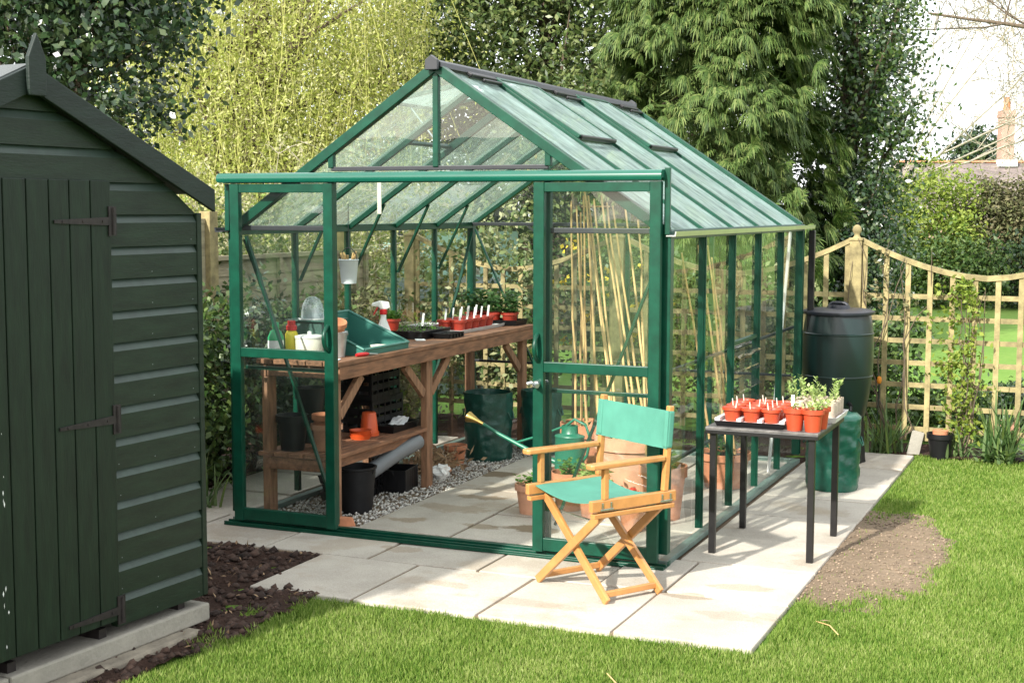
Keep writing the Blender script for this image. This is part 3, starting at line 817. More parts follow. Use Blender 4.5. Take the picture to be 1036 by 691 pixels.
# sills
for p, q in (((0,-.02,.03),(0,D_+.02,.03)),((W_,-.02,.03),(W_,D_+.02,.03)),((.02,D_,.03),(W_-.02,D_,.03))):
    gbar('sill', (p[0],p[1],.014), (q[0],q[1],.014), .05, .028, 'sill')
mb = MB(); mb.box(-.03,-.105,.0,W_+.03,-.03,.010); mb.box(-.03,-.104,.010,W_+.03,-.094,.02); mb.box(-.03,-.062,.010,W_+.03,-.052,.022); mb.box(-.03,-.018,.0,W_+.03,.018,.026)
mb.build('door_track', M['green'], GH, bev=.002)
# corner posts
for x, y in ((0,0),(W_,0),(0,D_),(W_,D_)):
    gbar('corner_post', (x,y,.06), (x,y,HE+.01), .05, .055)
gbar('door_jamb', (.61,.0,.035), (.61,.0,1.9), .035, .035)
gbar('door_jamb', (1.83,.0,.035), (1.83,.0,1.9), .035, .035)
for i in range(1,5):
    y = D_*i/5
    for x in (0, W_):
        mb = MB(); mb.bar((x,y,.06),(x,y,HE-.01), .03, .028); s = -1 if x == 0 else 1
        mb.bar((x+s*.016,y,.06),(x+s*.016,y,HE-.01), .016, .012)
        mb.build('glazing_bar', M['green'], GH, bev=.002)
    for sx in (0,1):
        xa = 0 if sx == 0 else W_
        nrmv = Vector((-KS if sx == 0 else KS, 0, 1)).normalized()
        a = Vector((xa,y,HE)); b = Vector((W_/2,y,HR))
        mb = MB(); mb.bar(a - nrmv*.012, b - nrmv*.012, .028, .03, nrmv); mb.bar(a + nrmv*.010, b + nrmv*.010, .018, .014, nrmv)
        mb.build('roof_bar', M['green'], GH, bev=.002)
for x in (.61,1.22,1.83):
    gbar('glazing_bar', (x,D_,.06), (x,D_,rz_at(x)-.02), .03, .03)
    gbar('gable_bar', (x,0,1.93), (x,0,rz_at(x)-.02), .03, .034)
for y in (0, D_):
    for sx in (0,1):
        xa = 0 if sx == 0 else W_
        nrmv = Vector((-KS if sx == 0 else KS, 0, 1)).normalized()
        gbar('rafter', Vector((xa,y,HE)), Vector((W_/2,y,HR)), .05, .05, up=nrmv)
# eaves and gutters
for x, s in ((0,-1),(W_,1)):
    gbar('eave_beam', (x,.0,HE-.01), (x,D_,HE-.01), .045, .045)
    mb = MB()
    mb.prism([(x+s*.02,HE-.018),(x+s*.066,HE-.018),(x+s*.07,HE+.006),(x+s*.064,HE+.006),(x+s*.061,HE-.012),(x+s*.02,HE-.012)], 'y', -.09, D_+.16)
    mb.build('gutter', M['alu'] if s > 0 else M['dark_plastic'], GH)
gbar('downpipe', (W_+.06,D_+.10,.55), (W_+.06,D_+.10,HE-.03), .04, .04, 'black_plastic')
# ties
gbar('back_tie', (0,D_-.02,HE), (W_,D_-.02,HE), .02, .025, 'dark_plastic')
gbar('gable_tie', (.61,.0,1.925), (1.83,.0,1.925), .02, .022, 'dark_plastic')
gbar('front_tie', (.03,.0,1.615), (.60,.0,1.615), .02, .026, 'dark_plastic')
gbar('front_tie', (1.84,.0,1.615), (W_-.03,.0,1.615), .02, .026, 'dark_plastic')
gbar('header', (.0,.0,1.885), (W_,.0,1.885), .03, .03) if False else gbar('header', (.42,.0,1.885), (W_-.42,.0,1.885), .03, .03)
for z in (.47,.93): gbar('wall_rail', (W_-.03,.03,z), (W_-.03,D_-.03,z), .016, .018, 'dark_plastic')
gbar('wall_rail', (.03,D_-.03,.60), (W_-.04,D_-.03,.60), .016, .018, 'dark_plastic')
gbar('wall_rail', (.04,.03,.855), (.60,.03,.855), .016, .02, 'green')
gbar('wall_rail', (1.84,.03,.82), (2.40,.03,.82), .016, .02, 'green')
# braces
def brace(p, q, w=.018): gbar('brace', p, q, w, .012, bev=0)
for i in range(1,5):
    y = D_*i/5
    brace((.02,y+.018,1.30), (.25,y+.018,rz_at(.25)-.03), .022)
brace((.045,.04,1.57), (.57,.04,.14), .022); brace((W_-.045,.04,1.5), (1.86,.04,.14), .022)
brace((.03,.05,1.55), (.03,.9,.14)); brace((.03,D_-.05,1.55), (.03,D_-.95,.1))
brace((.05,D_-.035,1.57), (.75,D_-.035,.1), .02); pass
# ridge
mb = MB(); mb.prism([(W_/2-.045,HR-.008),(W_/2-.04,HR+.02),(W_/2-.012,HR+.034),(W_/2+.012,HR+.034),(W_/2+.04,HR+.02),(W_/2+.045,HR-.008),(W_/2,HR+.008)], 'y', -.035, D_+.035)
mb.build('ridge_cap', M['dark_plastic'], GH, bev=.003)
for y in (-.05, D_+.05):
    mb = MB(); mb.prism([(W_/2-.035,HR-.02),(W_/2-.035,HR+.03),(W_/2,HR+.055),(W_/2+.035,HR+.03),(W_/2+.035,HR-.02)], 'y', y-.012, y+.012)
    mb.build('ridge_end', M['dark_plastic'], GH, bev=.003)
NR = Vector((KS,0,1)).normalized(); DN = Vector((1,0,-KS)).normalized()
for k in (0,2,4):
    y0, y1 = D_*k/5+.06, D_*(k+1)/5-.02
    o = Vector((W_/2,0,HR)) + DN*.06 + NR*.02
    mb = MB(); mb.bar(o+Vector((0,y0+.2,0)), o+Vector((0,y1,0)), .034, .022, NR)
    mb.bar(o+DN*.045+Vector((0,y0+.3,-.0)), o+DN*.045+Vector((0,y1,0)), .02, .02, NR)
    mb.build('ridge_strip', M['black_plastic'], GH, bev=.006)
# roof panes
vl = .60
for i in range(5):
    y0, y1 = D_*i/5+.005, D_*(i+1)/5-.005
    for sx in (0,1):
        s = 1 if sx else -1
        top = .07
        vent = (sx == 1 and i in (1,3)) or (sx == 0 and i == 1)
        t0 = vl if vent else .03
        L = Vector((W_/2,0,HE-HR)).length
        dn = Vector((s,0,-KS)).normalized()
        o = Vector((W_/2,0,HR))
        a = o+dn*t0; b = o+dn*(L+.015)
        pane([(a.x,y0,a.z),(b.x,y0,b.z),(b.x,y1,b.z),(a.x,y1,a.z)], 'roof_glass' if sx else 'roof_glass_mossy')
        if vent:
            nn = Vector((s*KS,0,1)).normalized()
            ang = math.radians(1.0 if sx else 24)
            ax = (dn*math.cos(ang) + nn*math.sin(ang)); an = (nn*math.cos(ang) - dn*math.sin(ang))
            h = o + dn*.05 + nn*.018
            mb = MB()
            e = h + ax*(vl-.02)
            mb.bar(h+Vector((0,y0+.012,0)), e+Vector((0,y0+.012,0)), .024, .022, an)
            mb.bar(h+Vector((0,y1-.012,0)), e+Vector((0,y1-.012,0)), .024, .022, an)
            mb.bar(h+Vector((0,y0+.025,0)), h+Vector((0,y1-.025,0)), .024, .022, an)
            v = mb.build('roof_vent', M['green'], GH, bev=.002)
            mb = MB(); mb.bar(e+Vector((0,y0+.02,0)), e+Vector((0,y1-.02,0)), .022, .022, an); mb.build('vent_lip', M['black_plastic'], v, bev=.006)
            mb = MB(); q = [h+Vector((0,y0+.02,0)), e+Vector((0,y0+.02,0)), e+Vector((0,y1-.02,0)), h+Vector((0,y1-.02,0))]
            mb.add([tuple(p+an*.004) for p in q], [(0,1,2,3)]); mb.build('glass_pane', M['roof_glass'], v)
            if sx == 0:
                mb = MB(); mb.tube([e+Vector((0,(y0+y1)/2,-.01)), o+dn*(vl-.06)+Vector((0,(y0+y1)/2,-.03))], .006, 6); mb.build('vent_stay', M['alu'], v)
            tb = o+dn*(vl+.01)
            gbar('vent_sill', (tb.x,y0+.015,tb.z), (tb.x,y1-.015,tb.z), .022, .02, up=tuple(nn))
# wall panes
LV = 2
for i in range(5):
    y0, y1 = D_*i/5+.005, D_*(i+1)/5-.005
    pane([(0.004,y0,.06),(0.004,y1,.06),(0.004,y1,HE-.03),(0.004,y0,HE-.03)])
    if i == LV:
        pane([(W_-.004,y0,.06),(W_-.004,y1,.06),(W_-.004,y1,.46),(W_-.004,y0,.46)])
        pane([(W_-.004,y0,.98),(W_-.004,y1,.98),(W_-.004,y1,HE-.03),(W_-.004,y0,HE-.03)])
    else:
        pane([(W_-.004,y0,.06),(W_-.004,y1,.06),(W_-.004,y1,HE-.03),(W_-.004,y0,HE-.03)])
y0, y1 = D_*LV/5+.02, D_*(LV+1)/5-.02
mb = MB()
for yy in (y0, y1): mb.box(W_-.018,yy-.008,.46,W_+.012,yy+.008,.98)
mb.box(W_-.018,y0+.009,.46,W_+.012,y1-.009,.478); mb.box(W_-.018,y0+.009,.962,W_+.012,y1-.009,.98)
lv = mb.build('louvre_window', M['green'], GH)
for k in range(5):
    zc = .53+.095*k
    mb = MB(); mb.add([(W_-.03,y0+.01,zc+.03),(W_+.05,y0+.01,zc-.022),(W_+.05,y1-.01,zc-.022),(W_-.03,y1-.01,zc+.03)], [(0,1,2,3)])
    mb.build('louvre_slat', M['gable_glass'], lv)
for a, b in ((0,.61),(.61,1.22),(1.22,1.83),(1.83,2.44)):
    e = .006
    pane([(a+e,D_-.003,.06),(b-e,D_-.003,.06),(b-e,D_-.003,rz_at(b-e)),(a+e,D_-.003,rz_at(a+e))])
for a, b in ((.61,1.22),(1.22,1.83)):
    pane([(a,.003,1.90),(b,.003,1.90),(b,.003,rz_at(b)),(a,.003,rz_at(a))], 'gable_glass')
pane([(.44,.003,1.90),(.61,.003,1.90),(.61,.003,rz_at(.61))], 'gable_glass'); pane([(1.83,.003,1.90),(2.0,.003,1.90),(1.83,.003,rz_at(1.83))], 'gable_glass')
pane([(.01,.004,.035),(.60,.004,.035),(.60,.004,1.87),(.39,.004,1.87),(.01,.004,1.60)])
pane([(1.84,.004,.035),(W_-.01,.004,.035),(W_-.01,.004,1.60),(W_-.39,.004,1.87),(1.84,.004,1.87)])
# door rail and its bracket
mb = MB(); mb.prism([(-.045,1.852),(-.045,1.892),(-.058,1.905),(-.095,1.905),(-.115,1.892),(-.118,1.868),(-.11,1.856),(-.105,1.866),(-.055,1.866),(-.055,1.852)], 'x', -.035, W_+.0)
mb.build('door_rail', M['rail_green'], GH, smooth=50)
gbar('rail_bracket', (W_+.012,-.045,1.60), (W_+.012,-.045,1.915), .028, .02)
gbar('rail_bracket', (-.02,-.035,1.60), (-.02,-.035,1.85), .028, .02)
def sliding_door(xa, xb, hx):
    mb = MB(); y0, y1 = -.098,-.062
    sw = .055
    mb.box(xa,y0,.03,xa+sw,y1,1.850); mb.box(xb-sw,y0,.03,xb,y1,1.850)
    mb.box(xa+sw,y0+.003,.036,xb-sw,y1-.003,.10); mb.box(xa+sw,y0+.003,1.802,xb-sw,y1-.003,1.848)
    mb.box(xa+sw,y0+.003,.925,xb-sw,y1-.003,.975)
    d = mb.build('sliding_door', M['green'], GH, bev=.003)
    for z0, z1 in ((.10,.925),(.975,1.802)):
        mb = MB(); mb.quad((xa+sw,-.08,z0),(xb-sw,-.08,z0),(xb-sw,-.08,z1),(xa+sw,-.08,z1)); mb.build('glass_pane', M['glass'], d)
    mb = MB(); pts = [(hx, y0-.002-.045*math.sin(PI*t/8)**.6, .98+.13*t/8) for t in range(9)]
    mb.tube(pts, .011, 8); mb.build('handle', M['green'], d, smooth=60)
    return d
dl = sliding_door(.035,.665,.635)
dr = sliding_door(1.79,2.435,1.817)
mb = MB(); mb.tube([(1.817,-.100,.868),(1.817,-.13,.868)], .017, 12); mb.tube([(1.80,-.125,.875),(1.775,-.135,.868)], .009, 8); mb.tube([(1.817,-.13,.868),(1.835,-.15,.862)], .012, 8)
mb.build('lock', M['alu'], dr, smooth=60)
#@@PART3
# ------------------------------------------------------------------ potting bench
BT = .89
BN = thing('potting_bench', 'brown wooden potting bench with knee braces and a lower shelf inside the greenhouse', 'bench', (.3,1.5,0))
def bl(x, y, z): return (x-.3, y-1.5, z)
mb = MB()
for k in range(5):
    x0 = .03+.107*k
    mb.box(x0-.3, .14-1.5, BT-.026, x0+.100-.3, 2.96-1.5, BT + random.uniform(-.001,.001))
mb.build('bench_top', M['bench_wood'], BN, bev=.003)
mb = MB(); mb.box(.515-.3,.16-1.5,BT-.1,.553-.3,2.94-1.5,BT-.028); mb.box(.045-.3,.16-1.5,BT-.1,.08-.3,2.94-1.5,BT-.028)
for y in (.17,1.42,2.8): mb.box(.082-.3,y-1.5,BT-.095,.513-.3,y+.04-1.5,BT-.028)
mb.build('apron', M['bench_wood'], BN, bev=.003)
for y in (.20,1.33,2.86):
    for x in (.085,.50):
        mb = MB(); mb.box(x-.032-.3,y-.04-1.5,-.03,x+.012-.3,y+.04-1.5,BT-.1); mb.build('leg', M['leg_wood'], BN, bev=.003)
for y, s in ((.25,1),(1.28,-1),(1.38,1),(2.8,-1)):
    mb = MB(); mb.bar(bl(.49,y,.58), bl(.49,y+s*.25,BT-.11), .055, .03, (1,0,0)); mb.build('knee_brace', M['leg_wood'], BN, bev=.003)
mb = MB()
for k in range(5):
    x0 = .03+.098*k
    mb.box(x0-.3,.15-1.5,.345,x0+.088-.3,1.36-1.5,.368)
mb.box(.462-.3,.242-1.5,.29,.486-.3,1.288-1.5,.342); mb.box(.07-.3,.17-1.5,.275,.51-.3,.158-1.5,.342)
mb.build('lower_shelf', M['bench_wood'], BN, bev=.003)

# ------------------------------------------------------------------ pots and small things
def pot_profile(r, h, rim=.2, t=.006, lip=.006):
    rb = r*.74
    zr = h*(1-rim)
    rr = rb+(r-rb)*(1-rim)
    return [(0,0),(rb,0),(rr,zr),(r+lip,zr),(r+lip,h),(r-t+lip,h),(r-t*1.5,h*.8),(rb-t,t),(0,t)]
def small_pot(name, label, cat, loc, r, h, mat, group=None, soil=True, rz=0, n=20, pname='pot_body'):
    t = thing(name, label, cat, loc, rz, group)
    MB().lathe(pot_profile(r, h), n).build(pname, M[mat], t, smooth=40)
    if soil: MB().lathe([(0,h*.86+.004),(r*.6,h*.86+.002),(r*.94,h*.86)], n).build('soil', M['compost'], t)
    return t
def sprig(P0, n, H, L, Wd, mat, spread, name='leaves', parent=None, up=.8):
    """n little stems rising from around P0, leaves up the stems"""
    pts = []; ax = []
    for k in range(n):
        bx, by = random.gauss(0,spread), random.gauss(0,spread)
        lx, ly = random.gauss(0,.25), random.gauss(0,.25); h = H*random.uniform(.5,1.1)
        m = max(2, int(h/L*2.2))
        for j in range(m):
            t = (j+1)/m
            a = random.uniform(0,2*PI)
            for q in range(2):
                a += PI
                pts.append((P0[0]+bx+lx*h*t, P0[1]+by+ly*h*t, P0[2]+h*t)); ax.append((math.cos(a), math.sin(a), up*random.uniform(.3,1.1)))
    return leaves(name, np.array(pts), L, Wd, M[mat], parent, axis=np.array(ax), face=np.tile([[0,0,1.]], (len(pts),1)), jit=.3)
def stick(parent, p, q, w, mat, name='plant_label'):
    mb = MB(); mb.bar(p, q, w, .0018, (0,1,0)); return mb.build(name, M[mat], parent)

# bottles
t = thing('feed_bottle', 'green plastic bottle with a white label at the near end of the potting bench', 'bottle', (.11,.22,BT))
MB().lathe([(0,0),(.043,0),(.045,.006),(.045,.115),(.03,.15),(.017,.16),(.017,.17)], 20).build('bottle_body', M['bottle_green'], t, smooth=40)
MB().lathe([(.019,.17),(.019,.195),(.016,.2),(0,.2)], 16).build('cap', M['bottle_green'], t, smooth=40)
mb = MB(); mb.lathe([(.0456,.02),(.0456,.10)], 24); mb.f = [q for i, q in enumerate(mb.f) if 14 <= i <= 23 or i < 1]; mb.m = [0]*len(mb.f); mb.build('paper_label', M['paper'], t, smooth=40)
t = thing('feed_bottle', 'yellow plastic bottle with a red cap beside the green bottle on the bench', 'bottle', (.135,.345,BT))
MB().lathe([(0,0),(.034,0),(.036,.006),(.036,.125),(.026,.142),(.02,.145)], 20).build('bottle_body', M['yellow'], t, smooth=40)
MB().lathe([(.022,.145),(.03,.148),(.03,.172),(.022,.175),(.022,.2),(0,.203)], 18).build('cap', M['red'], t, smooth=40)
t = thing('lidded_pot', 'squat cream tub with a flat lid and small knob on the bench', 'tub', (.255,.34,BT))
MB().lathe([(0,0),(.072,0),(.078,.02),(.08,.105),(.076,.11),(0,.11)], 28).build('tub_body', M['cream'], t, smooth=40)
MB().lathe([(.083,.108),(.084,.118),(.06,.124),(.014,.126),(.011,.137),(.013,.143),(0,.146)], 28).build('lid', M['white_plastic'], t, smooth=40)
t = thing('propagator', 'dark green upturned planting trough standing at the back of the bench', 'trough', (.2,.54,BT))
mb = MB(); mb.add([(-.13,-.15,0),(.11,-.15,0),(.11,.13,0),(-.13,.13,0),(-.10,-.12,.19),(.085,-.12,.19),(.085,.10,.19),(-.10,.10,.19)], [(0,1,2,3),(7,6,5,4),(0,4,5,1),(1,5,6,2),(2,6,7,3),(3,7,4,0)])
mb.build('trough_body', M['prop_green'], t, bev=.008)
mb = MB(); mb.box(-.15,-.14,.19,.12,.12,.2); mb.build('rim', M['prop_green'], t, bev=.003)
t = thing('cloche', 'clear ribbed plastic dome cloche on top of the dark green trough', 'cloche', (.18,.50,BT+.2))
mb = MB(); n = 28
prof = [(.072,0),(.068,.012),(.066,.05),(.058,.085),(.04,.115),(.018,.128),(0,.13)]
MB().lathe(prof, n).build('dome', mat_glass('cloche_plastic', tint=(.9,.93,.95), dirt=.30, dirtcol=(.75,.8,.85), refl=1.6), t, smooth=60)
MB().lathe([(.072,0),(.085,.0),(.085,.006),(.072,.006)], n).build('flange', M['silver_tray'], t)
t = thing('bucket', 'small galvanised bucket holding a terracotta pot beside the potting tray', 'bucket', (.385,.40,BT))
MB().lathe([(0,.004),(.05,.004),(.05,0),(.053,0),(.068,.135),(.072,.14),(.068,.145),(.062,.14),(.05,.01),(0,.01)], 24).build('bucket_body', M['galv'], t, smooth=40)
mb = MB(); mb.tube([(.07*math.cos(a), .02+.01*math.sin(a), .135-.05*math.sin(a)*.6) for a in [PI*k/10 for k in range(11)]], .003, 6); mb.build('handle', M['galv'], t, smooth=60)
t = small_pot('flower_pot', 'terracotta pot tipped inside the galvanised bucket on the bench', 'flower pot', (.385,.40,BT+.09), .052, .12, 'terracotta', soil=False)
t.rotation_euler = (.35,.1,.5)
# potting tray
t = thing('potting_tray', 'large green plastic potting tray with a high back and sloping sides', 'tray', (.32,.76,BT))
mb = MB(); x0, x1, y0, y1 = -.21,.20,-.27,.27
th = .006
mb.add([(x0,y0,.004),(x1,y0,.004),(x1,y1,.004),(x0,y1,.004)], [(0,1,2,3)])
def wallq(a, b, ha, hb, off):
    # double skinned wall from a to b with heights
    ax, ay = a; bx, by = b; ox, oy = off
    mb.add([(ax,ay,.0),(bx,by,.0),(bx+ox*.25,by+oy*.25,hb),(ax+ox*.25,ay+oy*.25,ha),(ax-ox,ay-oy,.004),(bx-ox,by-oy,.004),(bx-ox+ox*.25,by-oy+oy*.25,hb),(ax-ox+ox*.25,ay-oy+oy*.25,ha)],
        [(0,1,2,3),(7,6,5,4),(3,2,6,7),(0,3,7,4),(1,5,6,2)])
wallq((x0,y0),(x0,y1),.21,.21,(-.008,0)); wallq((x0,y0),(x1,y0),.21,.035,(0,-.008)); wallq((x0,y1),(x1,y1),.21,.035,(0,.008)); wallq((x1,y0),(x1,y1),.035,.035,(.008,0))
mb.build('tray_body', M['tray_green'], t)
mb = MB()
rimz = [((x0,y0,.21),(x0,y1,.21)),((x0,y0,.21),(x1,y0,.036)),((x0,y1,.21),(x1,y1,.036)),((x1,y0,.036),(x1,y1,.036))]
for p, q in rimz: mb.tube([p, q], .009, 8)
mb.build('rolled_rim', M['tray_green'], t, smooth=60)
t = thing('dibber', 'pale wooden dibber lying in the green potting tray', 'dibber', (.42,.86,BT+.02), .9)
MB().tube([(-.06,0,0),(-.02,0,.001),(.05,0,.0),(.075,0,0)], [.012,.014,.01,.002], 10).build('shaft', M['cream'], t, smooth=60)
t = thing('hand_tool', 'red handled hand tool lying at the front of the bench by the tray', 'hand tool', (.52,.47,BT+.013), 1.3)
MB().tube([(-.05,0,0),(-.03,0,0),(.03,0,0),(.05,0,0)], [.008,.012,.011,.006], 10).build('handle', M['red'], t, smooth=60)
MB().tube([(.05,0,0),(.12,0,-.006)], [.004,.003], 8).build('shank', M['alu'], t, smooth=60)
# spray bottle
t = thing('spray_bottle', 'white trigger spray bottle with a red collar on the bench', 'spray bottle', (.2,1.31,BT), .5)
MB().lathe([(0,0),(.048,0),(.051,.01),(.05,.06),(.035,.1),(.019,.14),(.017,.175),(0,.175)], 22).build('bottle_body', M['white_plastic'], t, smooth=50)
MB().lathe([(.02,.172),(.024,.175),(.024,.2),(.018,.205),(0,.205)], 18).build('collar', M['red'], t, smooth=40)
mb = MB(); mb.prism([(-.075,.225),(-.07,.243),(-.02,.258),(.035,.25),(.042,.215),(.02,.205),(-.02,.205),(-.03,.22)], 'y', -.014, .014); mb.build('spray_head', M['white_plastic'], t, bev=.005)
mb = MB(); mb.bar((-.035,0,.218), (-.062,0,.168), .014, .01); mb.build('trigger', M['red'], t, bev=.003)

# seed trays
def seed_tray(name, label, loc, sx, sy, h, mat, group=None, fill=None, cells=0):
    t = thing(name, label, 'seed tray', loc, 0, group)
    mb = MB(); x0, x1, y0, y1 = -sx/2, sx/2, -sy/2, sy/2; k = .012
    mb.add([(x0+k,y0+k,0),(x1-k,y0+k,0),(x1-k,y1-k,0),(x0+k,y1-k,0),(x0,y0,h),(x1,y0,h),(x1,y1,h),(x0,y1,h),
            (x0+.008,y0+.008,h),(x1-.008,y0+.008,h),(x1-.008,y1-.008,h),(x0+.008,y1-.008,h),(x0+k+.005,y0+k+.005,.006),(x1-k-.005,y0+k+.005,.006),(x1-k-.005,y1-k-.005,.006),(x0+k+.005,y1-k-.005,.006)],
        [(3,2,1,0),(0,1,5,4),(1,2,6,5),(2,3,7,6),(3,0,4,7),(4,5,9,8),(5,6,10,9),(6,7,11,10),(7,4,8,11),(8,9,13,12),(9,10,14,13),(10,11,15,14),(11,8,12,15),(12,13,14,15)])
    if cells:
        nx, ny = cells
        for i in range(1,nx): mb.box(x0+sx*i/nx-.003,y0+.009,.008,x0+sx*i/nx+.003,y1-.009,h-.003)
        for j in range(1,ny): mb.box(x0+.009,y0+sy*j/ny-.003,.008,x1-.009,y0+sy*j/ny+.003,h-.0031)
        for j in range(ny): mb.box(x1-.004,y0+sy*(j+.3)/ny,.004,x1+.004,y0+sy*(j+.75)/ny,h-.006)
    mb.build('tray_body', M[mat], t)
    if fill:
        mb = MB(); mb.quad((x0+.01,y0+.01,h*.7),(x1-.01,y0+.01,h*.7),(x1-.01,y1-.01,h*.7),(x0+.01,y1-.01,h*.7)); mb.build('compost', M['compost'], t)
        if fill > 1:
            P = np.stack([RNG.uniform(x0+.02,x1-.02,fill), RNG.uniform(y0+.02,y1-.02,fill), RNG.uniform(h*.75,h*.75+.022,fill)], -1)
            leaves('seedlings', P, .014, .008, M['seedling'], t, axis=np.tile([[0,0,.6]],(fill,1)), jit=.8)
    return t
seed_tray('seed_tray', 'black seed tray of sprouting compost behind the small cell tray', (.20,1.72,BT), .34, .42, .052, 'black_plastic', fill=220)
seed_tray('cell_tray', 'small black empty cell tray at the front edge of the bench', (.44,1.74,BT), .13, .22, .034, 'black_plastic', cells=(2,5))
t = small_pot('seedling_pot', 'dark red pot full of bright green seedlings standing in the black seed tray', 'potted seedlings', (.10,1.60,BT+.038), .056, .085, 'red_dark')
sprig((0,0,.075), 70, .055, .018, .012, 'seedling', .028, 'seedlings', t)
seed_tray('seed_tray', 'pale grey seed tray by the glass behind the black seed tray', (.10,2.1,BT), .15, .3, .05, 'silver_tray', fill=60)
t = thing('plant_label', 'lone white plant label standing in the pale grey seed tray', 'plant label', (.11,2.02,BT+.03), .4)
mb = MB(); mb.bar((0,0,0),(.012,0,.10), .014, .002, (0,1,0)); mb.build('label_blade', M['white_plastic'], t)
seed_tray('seed_tray', 'black seed tray of tiny seedlings against the back corner glass', (.085,2.5,BT), .12, .36, .05, 'black_plastic', fill=140)
# pale tray of labelled pots
seed_tray('drip_tray', 'long pale drip tray carrying red pots with white labels', (.29,2.38,BT), .24, .74, .022, 'silver_tray')
k = 0
GR = 'small red pots with white labels on the pale drip tray'
proto = small_pot('labelled_pot', 'small dark red pot with an upright white plant label on the pale drip tray', 'labelled pot', (.24,2.10,BT+.007), .046, .078, 'red_dark', GR)
stick(proto, (.0,.0,.05), (.012,.004,.15), .014, 'white_plastic')
for i, (x, y) in enumerate([(.24,2.10),(.345,2.11),(.24,2.22),(.345,2.225),(.245,2.34),(.345,2.34),(.24,2.46),(.345,2.455),(.245,2.58),(.345,2.57)]):
    if i == 0: continue
    dup(proto, (x,y,BT+.007), random.uniform(-.6,.6))
seed_tray('seed_tray', 'black tray carrying young tomato plants at the far end of the bench', (.28,2.84,BT), .44, .22, .04, 'black_plastic')
GT = 'potted tomato plants at the far end of the bench'
for i, (x, y) in enumerate([(.12,2.80),(.22,2.88),(.30,2.79),(.40,2.87),(.42,2.78),(.14,2.90)]):
    t = small_pot('tomato_plant', 'young leafy tomato plant in a red pot on the black tray', 'potted plant', (x,y,BT+.008), .05, .085, 'red_dark', GT)
    sprig((0,0,.07), 12, .15, .05, .03, 'tomato', .034, 'leaves', t, up=.3)

t = thing('terracotta_bowl', 'shallow terracotta bowl behind the white spray bottle on the bench', 'bowl', (.10,1.22,BT))
MB().lathe([(0,0),(.06,0),(.085,.05),(.09,.052),(.09,.06),(.08,.06),(.055,.012),(0,.012)], 24).build('bowl_body', M['terracotta'], t, smooth=40)
seed_tray('seed_tray', 'black tray of small seedlings between the pale seed tray and the red labelled pots', (.10,1.93,BT+.052), .13, .12, .04, 'black_plastic', fill=50) if False else None
t = small_pot('seedling_pot', 'small terracotta pot of fine seedlings near the back glass of the bench', 'potted seedlings', (.07,1.40,BT), .042, .07, 'terracotta')
sprig((0,0,.06), 24, .045, .016, .010, 'seedling', .02, 'seedlings', t)
for k in range(3):
    t = thing('paper_packet', ['white seed packet leaning at the back of the bench near the cloche','pale seed packet lying flat near the near end of the bench','folded white seed packet beside the black cell tray'][k], 'seed packet', [(.07,.70,BT),(.47,.24,BT),(.36,1.50,BT)][k], .3*k)
    mb = MB(); mb.box(-.03,-.04,0,.03,.04,.006); mb.build('packet', M['paper'], t, bev=.001)
# ------------------------------------------------------------------ hanging things
t = thing('hanging_bucket', 'small pale bucket of wooden pegs hanging from the greenhouse roof bar', 'bucket', (.335,.645,1.29))
MB().lathe([(0,.004),(.04,.004),(.04,0),(.043,0),(.056,.13),(.06,.135),(.056,.14),(.05,.135),(.04,.01),(0,.01)], 24).build('bucket_body', mat_basic('pale_enamel', (.55,.58,.60), rough=.4, var=.08), t, smooth=40)
mb = MB(); mb.tube([(.056*math.cos(a), 0, .13+.075*math.sin(a)) for a in [PI*k/12 for k in range(13)]], .0025, 6); mb.tube([(0,0,.205),(0,0,.46)], .002, 6); mb.build('handle', M['dark_plastic'], t, smooth=60)
mb = MB()
for k in range(12):
    a = random.uniform(0,2*PI); mb.bar((.02*math.cos(a),.02*math.sin(a),.1), (.045*math.cos(a),.04*math.sin(a),.175+random.uniform(-.02,.02)), .01, .008)
mb.build('pegs', M['cane'], t)
t = thing('hanging_strip', 'cream wooden strip hanging from the roof bar above the bench', 'wooden strip', (.555,.615,1.69), .2)
mb = MB(); mb.box(-.012,-.003,0,.012,.003,.19); mb.build('strip', M['cream'], t, bev=.001)
mb = MB(); mb.tube([(0,0,.19),(0,0,.27)], .0015, 5); mb.build('string', M['cane'], t)

# ------------------------------------------------------------------ lower shelf and floor under the bench
SH = .368
small_pot('flower_pot', 'wide black plastic pot at the near end of the lower shelf', 'flower pot', (.18,.27,SH), .088, .2, 'black_plastic')
t = small_pot('flower_pot', 'terracotta pot on the lower shelf with another pot stacked inside it', 'flower pot', (.36,.34,SH), .085, .15, 'terracotta_pale', soil=False)
small_pot('flower_pot', 'smaller terracotta pot stacked in the pale terracotta pot on the shelf', 'flower pot', (.36,.34,SH+.055), .078, .15, 'terracotta', soil=False)
small_pot('flower_pot', 'tall ribbed black pot at the back of the lower shelf', 'flower pot', (.13,.55,SH), .085, .32, 'black_plastic')
t = thing('flower_pot', 'bright orange plastic pot standing upside down on the lower shelf', 'flower pot', (.32,.90,SH))
MB().lathe([(.058,0),(.06,.0),(.06,.022),(.055,.022),(.042,.135),(.038,.14),(0,.14)], 22).build('pot_body', M['orange'], t, smooth=40)
t = thing('pot_saucer', 'orange plastic saucers stacked beside the orange pot', 'saucer', (.34,.76,SH))
for k in range(3): MB().lathe([(0,.016*k),(.055,.016*k),(.066,.016*k+.022),(.062,.016*k+.022),(.052,.016*k+.004),(0,.016*k+.004)], 22).build('saucer', M['orange'], t, smooth=40)
